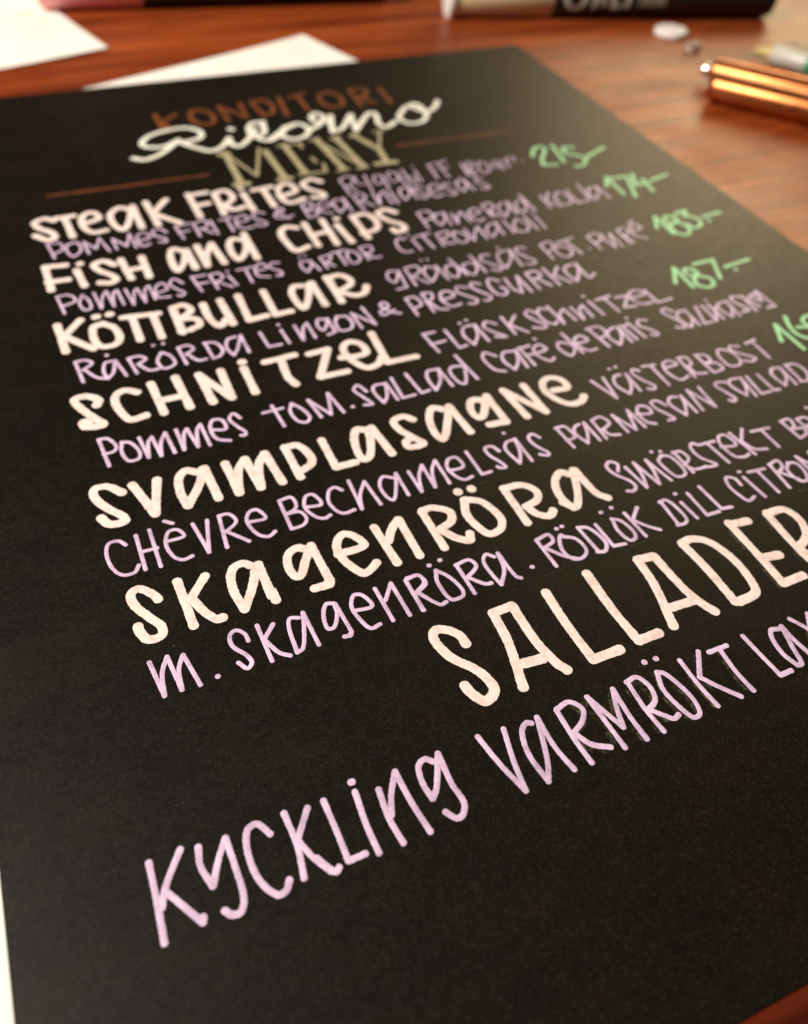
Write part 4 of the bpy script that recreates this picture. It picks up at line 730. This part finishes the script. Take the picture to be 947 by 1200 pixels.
R1 = 7.5
marker((44.9, -85.7), (183, -64.8), R1, M_pink, 39.0, 140.0, 'black marker with a pink cap lying on the white paper sheet', None, False)
CL = 43.5
wr = [(arc(CL + 8.6, 6.2, 4.2, 4.6, 0, 360, 24), 1.7),
      ([(CL + 16.5, 1.6), (CL + 18.5, 10)], 1.7), ([(CL + 20.5, 2.4), (CL + 21.5, 10)], 1.2),
      ([(CL + 24.5, 1.6), (CL + 26.0, 10)], 1.6), ([(CL + 24.5, 1.7), (CL + 29.0, 3.0)], 1.3),
      ([(CL + 31.0, 1.8), (CL + 31.8, 10)], 1.5)]
marker((199.2, -40.2), (337.9, -3.9), R1, M_creamcap, CL, 143.0, 'black marker with a cream cap and white writing on its barrel', wr, True)

# ------------------------------------------------------------------ copper pens
def copper_pen(p, q, r, length, label, nib):
    root = axis_empty('copper_pen', p, q, r)
    thing(root, label, 'pen', 'copper coloured pens')
    bd = lathe([(0, 0), (0, r * 0.72), (0.5, r * 0.9), (1.6, r), (length * 0.42, r), (length * 0.42 + 0.1, r - 0.25), (length * 0.42 + 0.7, r - 0.25),
                (length * 0.42 + 0.8, r), (length - 2, r), (length - 0.6, r * 0.85), (length, r * 0.6), (length, 0)], 48)
    sharpen(link('barrel', bd, M_copper, root))
    if not nib:
        ec = lathe([(-0.5, 0), (-0.5, r * 0.58), (0.0, r * 0.66), (0.3, r * 0.7)], 32)
        sharpen(link('end_cap', ec, M_copper, root))
        return root
    tp = lathe([(-4.2, 0), (-4.1, 0.9), (-3.6, 1.7), (-2.6, 2.1), (-1.2, 2.1), (-0.6, 1.6), (0.05, 1.6)], 32)
    sharpen(link('tip', tp, M_steel, root))
    return root


copper_pen((250.8, 66.6), (272.6, 95.2), 4.8, 138, 'nearer copper pen lying beside the right edge of the menu card', False)
copper_pen((261.2, 53.6), (284.0, 83.0), 4.4, 138, 'farther copper pen with a silver tip, beside the clear plastic pouch', True)

# ------------------------------------------------------------------ grey pen with a green end and its clear pouch
root = axis_empty('gel_pen', (297.5, 38.8), (306.5, 55.5), 3.4)
thing(root, 'thin grey pen with a green grip lying behind the copper pens', 'pen')
sharpen(link('barrel', lathe([(4, 1.3), (4.2, 2.6), (5, 3.1), (18.5, 3.1)], 32), M_greypl, root))
sharpen(link('tip', lathe([(-3, 0), (-2.9, 0.5), (0.5, 1.2), (4, 2.2), (4.01, 0)], 24), M_yellowpl, root))
sharpen(link('grip', lathe([(18, 3.0), (18.1, 3.5), (60, 3.5), (60.2, 3.1), (130, 3.1), (131, 2.0), (131, 0)], 32), M_greenpl, root))

# a crumpled film pouch: a soft wavy sheet folded over itself
bm = bmesh.new()
p00, p10, p11, p01 = Vector((292, 36)), Vector((325, 24)), Vector((368, 76)), Vector((325, 96))
N = 26
grid = []
for i in range(N + 1):
    row = []
    for j in range(N + 1):
        u, v = i / N, j / N
        p = p00.lerp(p10, u).lerp(p01.lerp(p11, u), v)
        edge = min(u, 1 - u, v, 1 - v)
        h = 0.6 + 6.2 * min(1, edge * 5) * (1 - 0.55 * u) + 2.0 * noise.noise(Vector((u * 3.2, v * 3.2, 0.4))) * min(1, edge * 6)
        row.append(bm.verts.new(W(p.x + 1.3 * noise.noise(Vector((v * 5, u * 5, 3))), p.y, max(0.3, h))))
    grid.append(row)
for i in range(N):
    for j in range(N):
        bm.faces.new((grid[i][j], grid[i + 1][j], grid[i + 1][j + 1], grid[i][j + 1]))
bmesh.ops.recalc_face_normals(bm, faces=bm.faces)
film = link('plastic_pouch', bm, M_film)
thing(film, 'crumpled clear plastic pouch lying over the grey and green pen', 'pouch')

# ------------------------------------------------------------------ small bits on the wood
root = empty('round_cap', W(280.3, 4.2, 0), (0, 0, 0))
bm = lathe([(0, 0), (0, 6.2), (0.3, 6.7), (1.6, 6.7), (2.1, 6.2), (2.1, 0)], 40)
bmesh.ops.rotate(bm, verts=bm.verts, cent=(0, 0, 0), matrix=Matrix.Rotation(-math.pi / 2, 3, 'Y'))
o = sharpen(link('round_cap', bm, M_whitepl))
bpy.data.objects.remove(root)
o.location = W(280.3, 4.2, 0.02)
thing(o, 'small round white plastic cap lying in front of the cream capped marker', 'cap')
bm = lathe([(0, 0), (0, 1.5), (5.4, 1.3), (6.2, 0.8), (6.4, 0)], 24)
o = sharpen(link('clear_cap', bm, M_clear))
o.location = W(274.8, 22.6, 1.5)
o.rotation_euler = (0, 0, math.radians(-5))
thing(o, 'tiny see-through plastic cap between the round white cap and the copper pens', 'cap')
